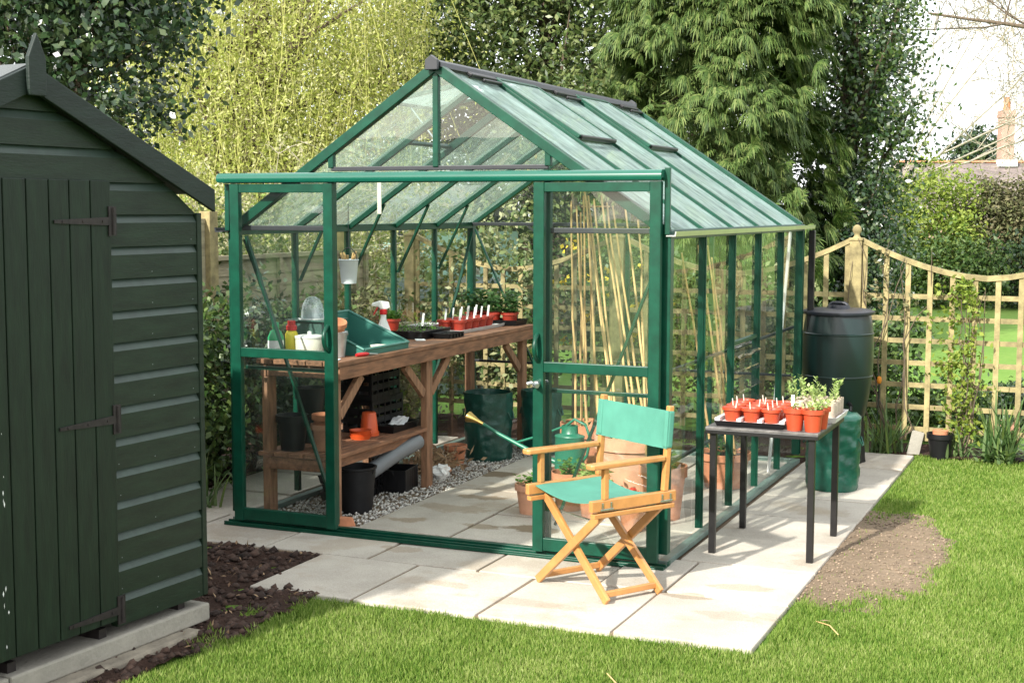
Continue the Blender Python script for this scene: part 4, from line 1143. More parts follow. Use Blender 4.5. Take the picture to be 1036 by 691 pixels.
def crate(label, loc, sx, sy, h, rz=0, group=None):
    t = thing('plastic_crate', label, 'crate', loc, rz, group)
    mb = MB(); x0, x1, y0, y1 = -sx/2, sx/2, -sy/2, sy/2; w = .018
    mb.box(x0,y0,0,x1,y1,.006)
    for z in [.02+(h-.03)*i/3 for i in range(4)]:
        mb.box(x0,y0,z-.018,x1,y0+.005,z+.018); mb.box(x0,y1-.005,z-.018,x1,y1,z+.018)
        mb.box(x0,y0+.0055,z-.0179,x0+.005,y1-.0055,z+.0181); mb.box(x1-.005,y0+.0055,z-.0179,x1,y1-.0055,z+.0181)
    for i in range(6):
        y = y0+.012+(sy-.024)*i/5
        mb.box(x1-.0055,y-.008,.006,x1+.001,y+.008,h); mb.box(x0-.001,y-.008,.006,x0+.0055,y+.008,h)
    for i in range(4):
        x = x0+.012+(sx-.024)*i/3
        mb.box(x-.008,y0-.001,.0061,x+.008,y0+.0055,h-.001); mb.box(x-.008,y1-.0055,.0061,x+.008,y1+.001,h-.001)
    mb.build('crate_body', M['black_plastic'], t)
    return t
crate('black slatted plastic crate on the lower shelf, bottom of its stack', (.19,1.13,SH), .27, .40, .2)
crate('black slatted plastic crate topmost of the stack on the lower shelf', (.19,1.10,SH+.202), .27, .40, .2, .05)
seed_tray('seed_tray', 'empty black tray in front of the stacked crates on the lower shelf', (.385,1.16,SH), .11, .34, .045, 'black_plastic')
t = thing('paper_sheet', 'crumpled white paper sheet lying on the empty black tray on the shelf', 'paper', (.40,1.12,SH+.047), .3)
mb = MB(); g = 6
V = [(-.05+.1*i/g, -.11+.22*j/g, .012*random.random()+.02*max(0,(j-4))/2) for i in range(g+1) for j in range(g+1)]
mb.add(V, [(i*(g+1)+j, (i+1)*(g+1)+j, (i+1)*(g+1)+j+1, i*(g+1)+j+1) for i in range(g) for j in range(g)]); mb.build('sheet', M['paper'], t)
t = thing('plastic_pipe', 'curved grey plastic duct resting under the lower shelf of the bench', 'pipe', (.45,.9,0))
pts = [(-.16,-.40,.055),(-.09,-.30,.12),(-.01,-.15,.20),(.02,.05,.255),(.035,.22,.282),(.03,.32,.29)]
MB().tube(pts, .048, 14).build('duct', M['grey_plastic'], t, smooth=60)
t = thing('bucket', 'black rubber bucket standing on the gravel under the bench', 'bucket', (.445,.52,-.012))
MB().lathe([(0,.006),(.085,.006),(.085,0),(.09,0),(.112,.25),(.12,.255),(.12,.265),(.107,.265),(.085,.02),(0,.02)], 26).build('bucket_body', M['black_bucket'], t, smooth=40)
mb = MB(); mb.tube([(.116*math.cos(a), .116*math.sin(a)*.3-.05*math.sin(a), .25+.0*math.sin(a)-.06*math.sin(a)) for a in [PI*k/12 for k in range(13)]], .004, 6); mb.build('handle', M['black_plastic'], t, smooth=60)
crate('low black plastic box on the gravel beside the middle bench leg', (.37,1.16,-.004), .19, .24, .13, .15)
def sack(name, label, loc, r, h, mat, cat='bag', hollow=True, n=64, seed=0):
    t = thing(name, label, cat, loc)
    mb = MB(); V = []; Fc = []; m = 30
    for j in range(m+1):
        z = h*j/m
        for k in range(n):
            a = 2*PI*k/n
            rr = r*(1 + .085*mnoise.noise(Vector((math.cos(a)*2, math.sin(a)*2, z*9+seed))) + .06*mnoise.noise(Vector((math.cos(a)*4.5, math.sin(a)*4.5, z*24+seed))) + .03*mnoise.noise(Vector((math.cos(a)*11, math.sin(a)*11, z*45+seed))) - .05*(1-j/m)**6)
            V.append((rr*math.cos(a), rr*math.sin(a), z))
    for j in range(m):
        for k in range(n):
            l = (k+1) % n; Fc.append((j*n+k, j*n+l, (j+1)*n+l, (j+1)*n+k))
    if hollow:
        b = len(V)
        for j, (q, zz) in enumerate(((.95,h),(.92,h*.8))):
            for k in range(n):
                a = 2*PI*k/n; V.append((r*q*math.cos(a), r*q*math.sin(a), zz))
        for k in range(n):
            l = (k+1) % n
            Fc.append((m*n+k, m*n+l, b+l, b+k)); Fc.append((b+k, b+l, b+n+l, b+n+k))
        Fc.append(tuple(b+n+k for k in range(n)))
    else:
        b = len(V)
        for q, zz in ((.85,h+.02),(.5,h+.025)):
            for k in range(n):
                a = 2*PI*k/n; V.append((r*q*math.cos(a), r*q*math.sin(a), zz+.015*mnoise.noise(Vector((a*2,q*4,seed)))))
        V.append((0,0,h+.02))
        for k in range(n):
            l = (k+1) % n
            Fc.append((m*n+k, m*n+l, b+l, b+k)); Fc.append((b+k, b+l, b+n+l, b+n+k)); Fc.append((b+n+k, b+n+l, len(V)-1))
    Fc.append(tuple(range(n))[::-1])
    mb.add(V, Fc); mb.build('bag_body', M[mat], t, smooth=70)
    mb = MB()
    for s in (0, PI):
        mb.tube([(r*1.03*math.cos(s-.25), r*1.03*math.sin(s-.25), h*.72), (r*1.12*math.cos(s-.12), r*1.12*math.sin(s-.12), h*.62), (r*1.12*math.cos(s+.12), r*1.12*math.sin(s+.12), h*.62), (r*1.03*math.cos(s+.25), r*1.03*math.sin(s+.25), h*.72)], .006, 6)
    mb.build('handle', M[mat], t, smooth=60)
    return t
for k, (x, y, z, rz_, lab) in enumerate([(.22,.86,-.004,.1,'black tray on the gravel behind the black rubber bucket, lowest of its stack'),(.225,.865,.046,.16,'black tray in the middle of the stack behind the black rubber bucket'),(.218,.858,.096,.05,'black tray topmost of the stack behind the black rubber bucket')]):
    o = seed_tray('seed_tray', lab, (x,y,z), .26, .36, .05, 'black_plastic', cells=(4,6)); o.rotation_euler = (0,0,rz_)
small_pot('flower_pot', 'black plastic pot standing on the gravel behind the tray stack', 'flower pot', (.2,1.32,-.01), .085, .17, 'black_plastic')
small_pot('flower_pot', 'terracotta pot on the gravel between the middle leg and the grow bag', 'flower pot', (.33,2.08,-.01), .075, .14, 'terracotta')
t = thing('plastic_bag', 'crumpled white plastic bag on the gravel just behind the middle bench leg', 'plastic bag', (.46,1.60,-.008))
bmx = bmesh.new(); bmesh.ops.create_icosphere(bmx, subdivisions=3, radius=.06)
for v in bmx.verts: v.co *= 1+.55*mnoise.noise(v.co*28); v.co.z = v.co.z*.8+.045
me = bpy.data.meshes.new('bag_film'); bmx.to_mesh(me); bmx.free(); me.materials.append(M['white_plastic']); o = bpy.data.objects.new('bag_film', me); COL.objects.link(o); o.parent = t
sack('grow_bag', 'dark green fabric grow bag standing on the gravel nearest the bench leg', (.43,2.40,-.01), .165, .47, 'bag_dark', seed=3)
sack('grow_bag', 'dark green fabric grow bag standing behind the first one on the paving', (.70,2.72,0), .14, .45, 'bag_dark', seed=8)
t = thing('bulb_bundle', 'heap of dried brown bulbs and leaves on the gravel behind the middle bench leg', 'dried bulbs', (.30,1.80,0))
n = 420; P = RNG.normal(size=(n,3))*np.array([.09,.14,.03]) + np.array([0,0,.07]); P[:,2] = np.abs(P[:,2])
leaves('dry_leaves', P, .07, .018, M['dry'], t)
for k in range(14):
    mb = MB(); x, y = random.gauss(0,.07), random.gauss(0,.1); mb.lathe([(0,0),(.02,.008),(.024,.02),(.012,.038),(.004,.055),(0,.056)], 10, at=(x,y,0))
    mb.build('bulb', M['terracotta_pale'], t, smooth=60)
t = thing('brick_piece', 'broken red brick piece on the paving beside the near bench leg', 'brick', (.605,.13,0), .5)
mb = MB(); mb.add([(-.045,-.03,0),(.05,-.025,0),(.045,.03,0),(-.04,.035,0),(-.04,-.027,.05),(.03,-.02,.055),(.035,.025,.04),(-.035,.03,.052)], [(3,2,1,0),(4,5,6,7),(0,1,5,4),(1,2,6,5),(2,3,7,6),(3,0,4,7)]); mb.build('brick_body', M['terracotta'], t, bev=.006)

# ------------------------------------------------------------------ pots and canes inside
def planter(label, loc, r, h, mat, plants=None, group=None, leafmat='shrub', nst=10, H=.12, L=.05, Wd=.028, flowers=None):
    t = small_pot('planter_pot', label, 'planter', loc, r, h, mat, group, n=32)
    if nst: sprig((0,0,h*.88), nst, H, L, Wd, leafmat, r*.4, 'leaves', t, up=.4)
    if flowers:
        P = np.array([(random.gauss(0,r*.5), random.gauss(0,r*.5), h+H*.7+random.gauss(0,.015)) for _ in range(30)])
        leaves('flowers', P, .03, .026, M[flowers], t)
    return t
planter('big pale terracotta pot of canes behind the chair back inside the greenhouse', (1.80,1.38,0), .20, .40, 'terracotta_pale', nst=12)
planter('terracotta pot of upright canes behind the green metal watering can', (1.40,1.78,0), .175, .39, 'terracotta', nst=5, H=.08)
planter('terracotta pot holding two canes beside the glass nearest the door', (2.12,1.02,0), .13, .30, 'terracotta', nst=10)
planter('wide terracotta pot with canes near the louvre window inside', (2.20,2.05,0), .16, .22, 'terracotta', nst=12, H=.1)
planter('low terracotta bowl with fresh green leaves in front of the watering can', (1.56,1.02,0), .10, .22, 'terracotta', nst=16, H=.09, leafmat='seedling', L=.035)
planter('terracotta bowl of small green plants nearest the door stile', (1.40,.84,0), .09, .17, 'terracotta_pale', nst=14, H=.07, leafmat='seedling', L=.03)
planter('terracotta pot of pale green leaves under the chair arm inside the glass', (1.76,.90,0), .10, .20, 'terracotta', nst=18, H=.10, leafmat='pale_seedling', L=.04)
planter('terracotta pot of red flowers low beside the door stile inside', (2.06,.66,0), .075, .15, 'terracotta', nst=12, H=.07, leafmat='shrub', L=.03, flowers='red_petal')
small_pot('planter_pot', 'upturned terracotta pot serving as a stand for the long spouted can', 'planter', (1.455,1.30,0), .12, .18, 'terracotta_pale', soil=False)
# long reach can
t = thing('watering_can', 'green metal watering can with a very long spout and a brass rose', 'watering can', (1.455,1.30,.18), 0)
MB().lathe([(0,0),(.092,0),(.094,.004),(.092,.012),(.09,.19),(.094,.196),(.09,.202),(.055,.212),(.052,.215),(.05,.262),(.045,.262),(.04,.22),(0,.215)], 28, sy=.75).build('can_body', M['can_green'], t, smooth=40)
MB().tube([(-.07,0,.03),(-.25,0,.09),(-.47,0,.185),(-.565,0,.235)], [.02,.014,.011,.01], 12).build('spout', M['can_green'], t, smooth=60)
MB().tube([(-.045,0,.25),(-.2,0,.185),(-.35,0,.135)], .007, 8).build('strut', M['can_green'], t, smooth=60)
MB().tube([(-.02,0,.26),(.03,0,.30),(.10,0,.27),(.13,0,.19),(.11,0,.09),(.088,0,.06)], .009, 8).build('handle', M['can_green'], t, smooth=60)
MB().tube([(-.565,0,.235),(-.60,0,.25),(-.66,0,.272),(-.668,0,.275)], [.011,.013,.034,.034], 16).build('rose', M['brass'], t, smooth=50)
canes = [((1.33,1.74,.34),(1.335,1.60,1.77)),((1.37,1.82,.34),(1.40,1.66,1.80)),((1.45,1.80,.34),(1.41,1.68,1.80)),((1.48,1.74,.34),(1.43,1.62,1.77)),
         ((1.74,1.30,.35),(1.47,1.50,1.83)),((1.86,1.30,.35),(1.64,1.32,1.80)),((1.83,1.46,.35),(1.60,1.52,1.76)),
         ((2.08,1.00,.26),(1.86,1.10,1.72)),((2.17,1.00,.26),(1.99,1.12,1.62)),((2.12,1.06,.26),(2.10,1.2,1.5)),
         ((2.14,1.98,.21),(2.00,1.74,1.46)),((2.22,2.12,.21),(2.10,1.95,1.5)),((2.28,2.02,.21),(2.06,2.2,1.42)),((2.25,1.95,.21),(2.02,2.02,1.5))]
canes[4:4] = [((1.42,1.69,.34),(1.385,1.58,1.74)),((1.34,1.82,.34),(1.36,1.70,1.70))]
canes[9:9] = [((1.70,1.42,.35),(1.50,1.46,1.80)),((1.90,1.40,.35),(1.69,1.36,1.74)),((1.78,1.25,.35),(1.56,1.40,1.78))]
canes[15:15] = [((2.05,.95,.26),(1.92,1.16,1.66))]
names = ['in the terracotta pot behind the watering can','in the big pale terracotta pot behind the chair','in the terracotta pot by the door glass','in the wide pot near the louvre window']
for k, (p, q) in enumerate(canes):
    gi = 0 if k < 6 else 1 if k < 12 else 2 if k < 16 else 3
    mb = MB(); P, Q = Vector(p), Vector(q)
    pts = [P.lerp(Q, i/6) + Vector((random.gauss(0,.004), random.gauss(0,.004), 0)) for i in range(7)]
    mb.tube(pts, [.0085*(1-.35*i/6) for i in range(7)], 8)
    tag(mb.build('bamboo_cane', M['cane'], smooth=60), 'tall tan bamboo cane standing ' + names[gi], 'cane', 'canes standing ' + names[gi])
mb = MB(); mb.tube([(1.40,1.63,1.735),(1.52,1.5,1.735),(1.68,1.33,1.735)], .005, 6); tag(mb.build('bamboo_cane', M['cane'], smooth=60), 'short horizontal cane tying the tall canes together near their tops', 'cane')
mb = MB(); mb.tube([(2.35,2.62,0),(2.40,2.92,1.57)], .011, 10); tag(mb.build('white_pole', M['white_plastic'], smooth=60), 'thin white plastic pole leaning inside the back corner of the greenhouse', 'pole')

# ------------------------------------------------------------------ director's chair
CH = thing('directors_chair', 'folding wooden armchair with green canvas seat and back on the paving', 'chair', (2.285,-.48,0), math.radians(-32))
def cbar(name, p, q, w, h, up=(0,0,1), parent=CH, m='teak', bev=.004):
    mb = MB(); mb.bar(p, q, w, h, up); return mb.build(name, M[m], parent, bev=bev)
HW = .237
for (xa, ya), (xb, yb), off in (((-.245,-.175),(HW-.005,-.165),0),((.245,-.175),(-HW+.005,-.165),.022),((-.245,.175),(HW-.005,.165),.0),((.245,.175),(-HW+.005,.165),-.022)):
    cbar('leg', (xa,ya+off,.012), (xb,yb+off,.405), .038, .02, (0,1,0)) if False else cbar('leg', (xa,ya+off,.004), (xb,yb+off,.405), .02, .04, (0,0,1))
for s in (-1,1):
    cbar('foot_stretcher', (s*.215,-.165,.032), (s*.215,.165,.032), .018, .028)
    cbar('seat_rail', (s*HW,-.245,.438), (s*HW,.235,.438), .026, .05)
    cbar('lower_rail', (s*HW,-.235,.395), (s*HW,.225,.395), .03, .022)
    cbar('arm_post', (s*HW,-.165,.463), (s*HW,-.165,.60), .026, .026)
    cbar('back_post', (s*HW,.175,.463), (s*(HW),.205,.845), .026, .028)
    # arm rest, wider at the front
    mb = MB(); mb.prism([(s*HW-.028,-.245),(s*HW-.018,-.258),(s*HW+.018,-.258),(s*HW+.028,-.245),(s*HW+.026,-.05),(s*HW+.017,.168),(s*HW-.017,.168),(s*HW-.026,-.05)], 'z', .601, .625)
    mb.build('armrest', M['teak'], CH, bev=.006)
    for yy in (-.165,.175):
        mb = MB(); mb.box(s*(HW+.0135),yy-.035,.417,s*(HW+.017),yy+.035,.425); mb.box(s*(HW+.0135),yy-.028,.428,s*(HW+.0165),yy-.02,.452); mb.box(s*(HW+.0135),yy+.02,.428,s*(HW+.0165),yy+.028,.452)
        mb.build('bracket', M['alu'], CH, bev=.001)
mb = MB(); mb.tube([(0,-.176,.207),(0,-.142,.207)], .006, 8); mb.tube([(0,.142,.207),(0,.178,.207)], .006, 8); mb.build('pivot_bolt', M['alu'], CH)
mb = MB(); mb.bar((-.15,-.13,.345),(-.0,-.02,.30),.014,.004); mb.bar((.15,-.1,.345),(.0,-.02,.30),.014,.004); mb.build('folding_stay', M['alu'], CH)
def sag_cloth(name, fn, nu, nv, th, nrm_):
    mb = MB(); V = [];
    for k in (0,1):
        for i in range(nu+1):
            for j in range(nv+1):
                p = Vector(fn(i/nu, j/nv)) + Vector(nrm_)*th*k; V.append(p)
    n1 = (nu+1)*(nv+1); Fc = []
    for i in range(nu):
        for j in range(nv):
            a = i*(nv+1)+j; q = (a, a+nv+1, a+nv+2, a+1)
            Fc.append(q); Fc.append(tuple(n1+x for x in q[::-1]))
    for i in range(nu):
        for jj in (0, nv):
            a = i*(nv+1)+jj; b = a+nv+1; Fc.append((a,b,n1+b,n1+a))
    for j in range(nv):
        for ii in (0, nu):
            a = ii*(nv+1)+j; b = a+1; Fc.append((a,b,n1+b,n1+a))
    mb.add(V, Fc); return mb.build(name, M['canvas'], CH, smooth=50)
sag_cloth('canvas_seat', lambda u, v: ((u-.5)*2*(HW-.012), -.205+.40*v, .452 - .032*math.sin(PI*u) + .002*math.sin(9*v+5*u)), 16, 14, .003, (0,0,1))
def backf(u, v):
    x = (u-.5)*2*(HW+.016); z = .655+.17*v
    return (x, .175 + .03*(z-.463)/.382 - .018 + .030*math.sin(PI*u)*(.8+.2*v) + .0025*math.sin(7*u*PI)*(1-v), z - .006*math.sin(PI*u))
sag_cloth('canvas_back', backf, 20, 8, .003, (0,-1,0))
for s in (-1,1):
    mb = MB(); mb.bar((s*HW,.188,.655),(s*HW,.202,.825),.036,.038,(0,1,0)); mb.build('canvas_sleeve', M['canvas'], CH, bev=.01)

# ------------------------------------------------------------------ metal table outside
TZ = .645
T = thing('metal_table', 'small black metal table with square legs standing on the paving', 'table', (2.835,.65,0))
mb = MB(); mb.box(-.28,-.35,TZ-.012,.28,.35,TZ); mb.build('table_top', M['table_top'], T, bev=.002)
mb = MB()
for a, b in (((-.28,-.35),(.28,-.335)),((-.28,.335),(.28,.35))): mb.box(a[0],a[1],TZ-.034,b[0],b[1],TZ-.0125)
mb.box(-.28,-.3345,TZ-.0339,-.265,.3345,TZ-.0126); mb.box(.265,-.3345,TZ-.0339,.28,.3345,TZ-.0126)
mb.build('table_frame', M['steel_black'], T, bev=.002)
for x in (-.245,.245):
    for y in (-.315,.315):
        mb = MB(); mb.box(x-.016,y-.016,.0,x+.016,y+.016,TZ-.013); mb.build('leg', M['steel_black'], T, bev=.002)
seed_tray('seed_tray', 'black tray with pale liner holding the red pots on the metal table', (2.765,.545,TZ), .35, .42, .028, 'black_plastic')
t = thing('tray_liner', 'pale insert tray under the red pots on the metal table', 'tray liner', (2.765,.545,TZ+.012))
mb = MB(); mb.box(-.158,-.195,0,.158,.195,.012)
for i in range(4): mb.box(-.157+.1045*i-.012 if 0 < i < 3 else (-.175 if i == 0 else .15),-.2005,.0121,-.157+.1045*i+.012 if 0 < i < 3 else (-.15 if i == 0 else .175),.2005,.03)
mb.build('liner', M['silver_tray'], t, bev=.002)
GP = 'red pots of sprouting seeds in the tray on the metal table'
proto = None
for j in range(4):
    for i in range(3):
        p = (2.662+.1025*i+random.uniform(-.004,.004), .405+.097*j, TZ+.0245)
        if proto is None:
            proto = small_pot('seedling_pot', 'red plastic pot with a tiny sprout in the black tray on the metal table', 'seedling pot', p, .0455, .068, 'red_plastic', GP)
            mb = MB(); mb.bar((.012,.01,.05),(.018,.012,.098),.004,.003); mb.build('sprout', M['cream'], proto)
        else: dup(proto, p, random.uniform(0,6))
for k, (x, y, lab) in enumerate([(2.985,.375,'bigger red pot of dark compost at the front of the metal table'), (3.075,.365,'bigger red pot of green sprouts at the front corner of the metal table'), (3.085,.475,'bigger red pot standing between the corner pot and the paper pots')]):
    t = small_pot('seedling_pot', lab, 'seedling pot', (x,y,TZ), .050, .108, 'red_plastic')
    sprig((0,0,.095), 7 if k == 0 else 12, .03 if k == 0 else .04, .02, .014, 'pale_seedling', .02, 'sprouts', t)
seed_tray('seed_tray', 'pale tray of paper pots at the back corner of the metal table', (3.005,.82,TZ), .27, .34, .03, 'silver_tray')
GQ = 'paper pots of pale seedlings in the pale tray'
for j in range(4):
    for i in range(3):
        t = thing('paper_pot', 'brown paper pot of tall pale green seedlings in the pale tray', 'paper pot', (2.925+.08*i, .705+.078*j, TZ+.008), 0, GQ)
        MB().lathe([(0,0),(.034,0),(.035,.002),(.036,.09),(.033,.09),(.032,.078),(0,.076)], 16).build('paper_body', M['paper_pot'], t, smooth=30)
        sprig((0,0,.075), 2, .12, .024, .015, 'pale_seedling', .012, 'seedlings', t, up=1.2)
t = thing('plant_label', 'white plant label standing upright at the front of the paper pots', 'plant label', (2.915,.655,TZ+.01), .3)
mb = MB(); mb.bar((0,0,0),(0,.004,.125),.016,.002,(0,1,0)); mb.build('label_blade', M['white_plastic'], t)

# ------------------------------------------------------------------ water butt, bag
t = thing('water_butt', 'large dark green barrel water butt with a lid on a black stand', 'water butt', (2.665,3.28,0))
MB().lathe([(0,.31),(.185,.31),(.195,.32),(.222,.48),(.233,.575),(.2335,.582),(.239,.586),(.239,.594),(.236,.598),(.241,.70),(.241,.79),(.238,.872),(.242,.876),(.242,.884),(.237,.888),(.222,.99),(.215,1.02),(0,1.02)], 48).build('barrel', M['butt'], t, smooth=35)
MB().lathe([(.243,1.012),(.246,1.018),(.244,1.032),(.2,1.045),(.08,1.052),(.075,1.07),(0,1.074)], 40).build('lid', M['butt_lid'], t, smooth=40)
mb = MB(); mb.tube([(-.06,0,1.07),(-.04,0,1.085),(.04,0,1.085),(.06,0,1.07)], .012, 8); mb.build('lid_grip', M['butt_lid'], t, smooth=60)
mb = MB(); n = 8
mb.lathe([(0,0),(.21,0),(.205,.02),(.185,.29),(.19,.309),(0,.309)], 8)
for k in range(8):
    a = 2*PI*(k+.5)/8; mb.bar((.193*math.cos(a),.193*math.sin(a),.0),(.176*math.cos(a),.176*math.sin(a),.30),.03,.02,(math.cos(a),math.sin(a),0))
mb.build('stand', M['black_plastic'], t, bev=.004)
mb = MB(); mb.tube([(.12,-.19,.42),(.14,-.245,.41)], .014, 10); mb.tube([(.14,-.245,.41),(.142,-.255,.38)], .01, 8); mb.build('tap', M['black_plastic'], t, smooth=60)
sack('garden_bag', 'shiny green woven garden sack standing on the paving behind the metal table', (2.83,2.28,0), .162, .45, 'bag', hollow=False, seed=21)
#@@PART4
# ------------------------------------------------------------------ trellis fence behind
FY = 3.86
TF = thing('trellis_fence', 'pale wooden square trellis fence with scalloped tops and ball topped posts', 'fence', (.88,FY,0))
PX = [-.92,.885,2.68,4.48,6.28]
for x in PX:
    mb = MB(); mb.box(x-.88-.043,-.043,-.1,x-.88+.043,.043,1.50); p = mb.build('post', M['fence'], TF, bev=.004)
    mb = MB(); mb.box(x-.88-.05,-.05,1.50,x-.88+.05,.05,1.52); mb.build('post_cap', M['fence'], p, bev=.004)
    MB().lathe([(.03,1.52),(.02,1.535),(.019,1.545),(.030,1.56),(.033,1.578),(.027,1.598),(.012,1.612),(0,1.614)], 20, at=(x-.88,0,0)).build('finial', M['fence'], p, smooth=60)
for a, b in zip(PX[:-1], PX[1:]):
    mb = MB(); x0, x1 = a+.046-.88, b-.046-.88; xm = (x0+x1)/2; hw = (x1-x0)/2
    top = lambda x: 1.245 + .255*abs((x-xm)/hw)**1.7
    nv = 11
    for i in range(nv+1):
        x = x0+.016+(x1-x0-.032)*i/nv
        mb.box(x-.018,-.012,.08,x+.018,.0,top(x)-.01)
    z = .16
    while z < 1.26:
        mb.box(x0,.001,z-.0175,x1,.013,z+.0175); z += .158
    m = 12
    for i in range(m):
        xa = x0+(x1-x0)*i/m; xb = x0+(x1-x0)*(i+1)/m
        mb.add([(xa,-.022,top(xa)-.02),(xb,-.022,top(xb)-.02),(xb,.024,top(xb)-.02),(xa,.024,top(xa)-.02),(xa,-.022,top(xa)+.018),(xb,-.022,top(xb)+.018),(xb,.024,top(xb)+.018),(xa,.024,top(xa)+.018)],
               [(3,2,1,0),(4,5,6,7),(0,1,5,4),(2,3,7,6)])
    mb.build('trellis_panel', M['fence'], TF)
# side fence
SF = thing('board_fence', 'weathered horizontal board fence along the side of the greenhouse', 'fence', (-1.35,1.6,0))
for y in (-3.8,-2.0,-.2,1.6,3.4):
    mb = MB(); mb.box(-.0,y-1.6-.048,-.1,.09,y-1.6+.048,1.70); mb.build('post', M['fence'], SF, bev=.004)
for y0, y1, h in ((-3.75,-2.05,1.62),(-1.95,-.25,1.62),(-.15,1.55,1.62),(1.65,3.35,1.36),(3.45,3.83,1.36)):
    mb = MB(); z = .05
    while z < h-.05:
        mb.add([(.012,y0-1.6,z),(.012,y1-1.6,z),(.0,y1-1.6,z+.125),(.0,y0-1.6,z+.125),(.022,y0-1.6,z),(.022,y1-1.6,z),(.008,y1-1.6,z+.125),(.008,y0-1.6,z+.125)], [(0,3,2,1),(4,5,6,7),(0,1,5,4),(3,7,6,2),(0,4,7,3),(1,2,6,5)])
        z += .092
    for yy in (y0+.02, (y0+y1)/2, y1-.02): mb.box(.024,yy-1.6-.02,.05,.05,yy-1.6+.02,h)
    mb.box(-.01,y0-1.6,h,.055,y1-1.6,h+.03)
    mb.build('board_panel', M['fence_old'], SF)

# climbers and border plants
def climber(label, x, z0, z1, wid, n, mat, y=FY-.03, rx=0):
    t = thing('climbing_plant', label, 'climbing plant', (x,y,0), rx)
    mb = MB()
    for k in range(7):
        pts = [(random.gauss(0,.02), random.gauss(-.03,.01), 0)]
        m = 9; xx = random.gauss(0,wid*.3)
        for i in range(1,m+1):
            xx += random.gauss(0,wid*.22); pts.append((max(-wid*1.3,min(wid*1.3,xx)), random.gauss(-.02,.02), z1*i/m*random.uniform(.9,1.02)))
        mb.tube(pts, [.007*(1-.7*i/m) for i in range(m+1)], 5)
    mb.build('stem', M['bark'], t, smooth=60)
    K = n//14; zc = RNG.uniform(z0, z1, K); cx = RNG.normal(0, wid*.75, K)
    P = np.repeat(np.stack([cx, np.full(K,-.03), zc], -1), 14, 0) + RNG.normal(size=(K*14,3))*np.array([.035,.025,.04])
    leaves('leaves', P, .042, .026, M[mat], t, axis=np.tile([[0,-.5,.2]],(len(P),1)), jit=.9)
    return t
climber('climbing plant with green leaves scrambling up the trellis behind the black pot', 3.43, .15, 1.22, .11, 900, 'shrub_lime')
climber('thin brown rose stems with few leaves on the trellis by the ball topped post', 2.92, .9, 1.5, .22, 90, 'bramble')
def strap_plant(label, x, y, n, L, w, cat='border plant', name='border_plant', up=.8, mat='strap'):
    t = thing(name, label, cat, (x,y,-.02))
    V = []; F = []
    for k in range(n):
        a = random.uniform(0,2*PI); l = L*random.uniform(.55,1.15); lean = random.uniform(.05,.9)*(1-up*.5); b0 = (random.gauss(0,.05), random.gauss(0,.035))
        s = (-math.sin(a), math.cos(a)); m = 5; bi = len(V)
        for i in range(m+1):
            q = i/m; rr = l*(lean*q + .45*lean*q*q); z = l*(q*(1-.25*lean) - .75*lean*q*q*(1 if up < .8 else .5))
            ww = w*(1-q**2.2)*.5+.0008
            V.append((b0[0]+math.cos(a)*rr+s[0]*ww, b0[1]+math.sin(a)*rr+s[1]*ww, max(z,.01))); V.append((b0[0]+math.cos(a)*rr-s[0]*ww, b0[1]+math.sin(a)*rr-s[1]*ww, max(z,.01)))
        for i in range(m): F.append((bi+2*i, bi+2*i+1, bi+2*i+3, bi+2*i+2))
    raw_mesh('leaves', V, F, M[mat], t)
    return t
strap_plant('tall clump of grey green strap leaves against the trellis right of the climber', 3.72, 3.80, 60, .52, .022, up=1.)
strap_plant('low spreading clump of bright green strap leaves in front of the tall strap leaves', 3.70, 3.70, 90, .30, .024, up=.3)
strap_plant('dense low clump of strap leaves at the right edge of the photo', 3.98, 3.78, 110, .32, .024, up=.35)
strap_plant('thin clump of upright leaves under the trellis beside the white tile', 2.98, 3.80, 34, .42, .016, up=1.)
strap_plant('clump of narrow leaves between the water butt and the trellis', 2.90, 3.70, 30, .36, .016, up=.9)
strap_plant('small clump of strap leaves close behind the black pot', 3.42, 3.80, 30, .26, .018, up=.6)
t = strap_plant('single orange tulip with its leaves in front of the trellis', 2.86, 3.78, 6, .3, .03, 'tulip', 'tulip', up=.9)
mb = MB(); mb.tube([(0,0,0),(.01,0,.3),(.015,0,.50)], .004, 6); mb.build('stem', M['butt'], t, smooth=60)
MB().lathe([(0,.50),(.013,.507),(.018,.525),(.014,.55),(.006,.556),(0,.555)], 12, at=(.015,0,0)).build('flower', M['orange_petal'], t, smooth=60)
t = small_pot('planter_pot', 'black plastic pot on the bed in front of the trellis climber', 'planter', (3.31,3.74,-.02), .088, .18, 'black_plastic')
MB().lathe([(.03,.155),(.05,.16),(.055,.20),(.048,.2),(0,.17)], 14).build('crock', M['terracotta'], t, smooth=40)
t = thing('stone_tile', 'pale stone tile leaning against the trellis beside the black pot', 'tile', (3.12,3.76,0), .15)
mb = MB(); mb.bar((0,0,-.03),(.04,.06,.15),.085,.014,(0,1,0)); mb.build('tile_body', M['concrete'], t, bev=.003)

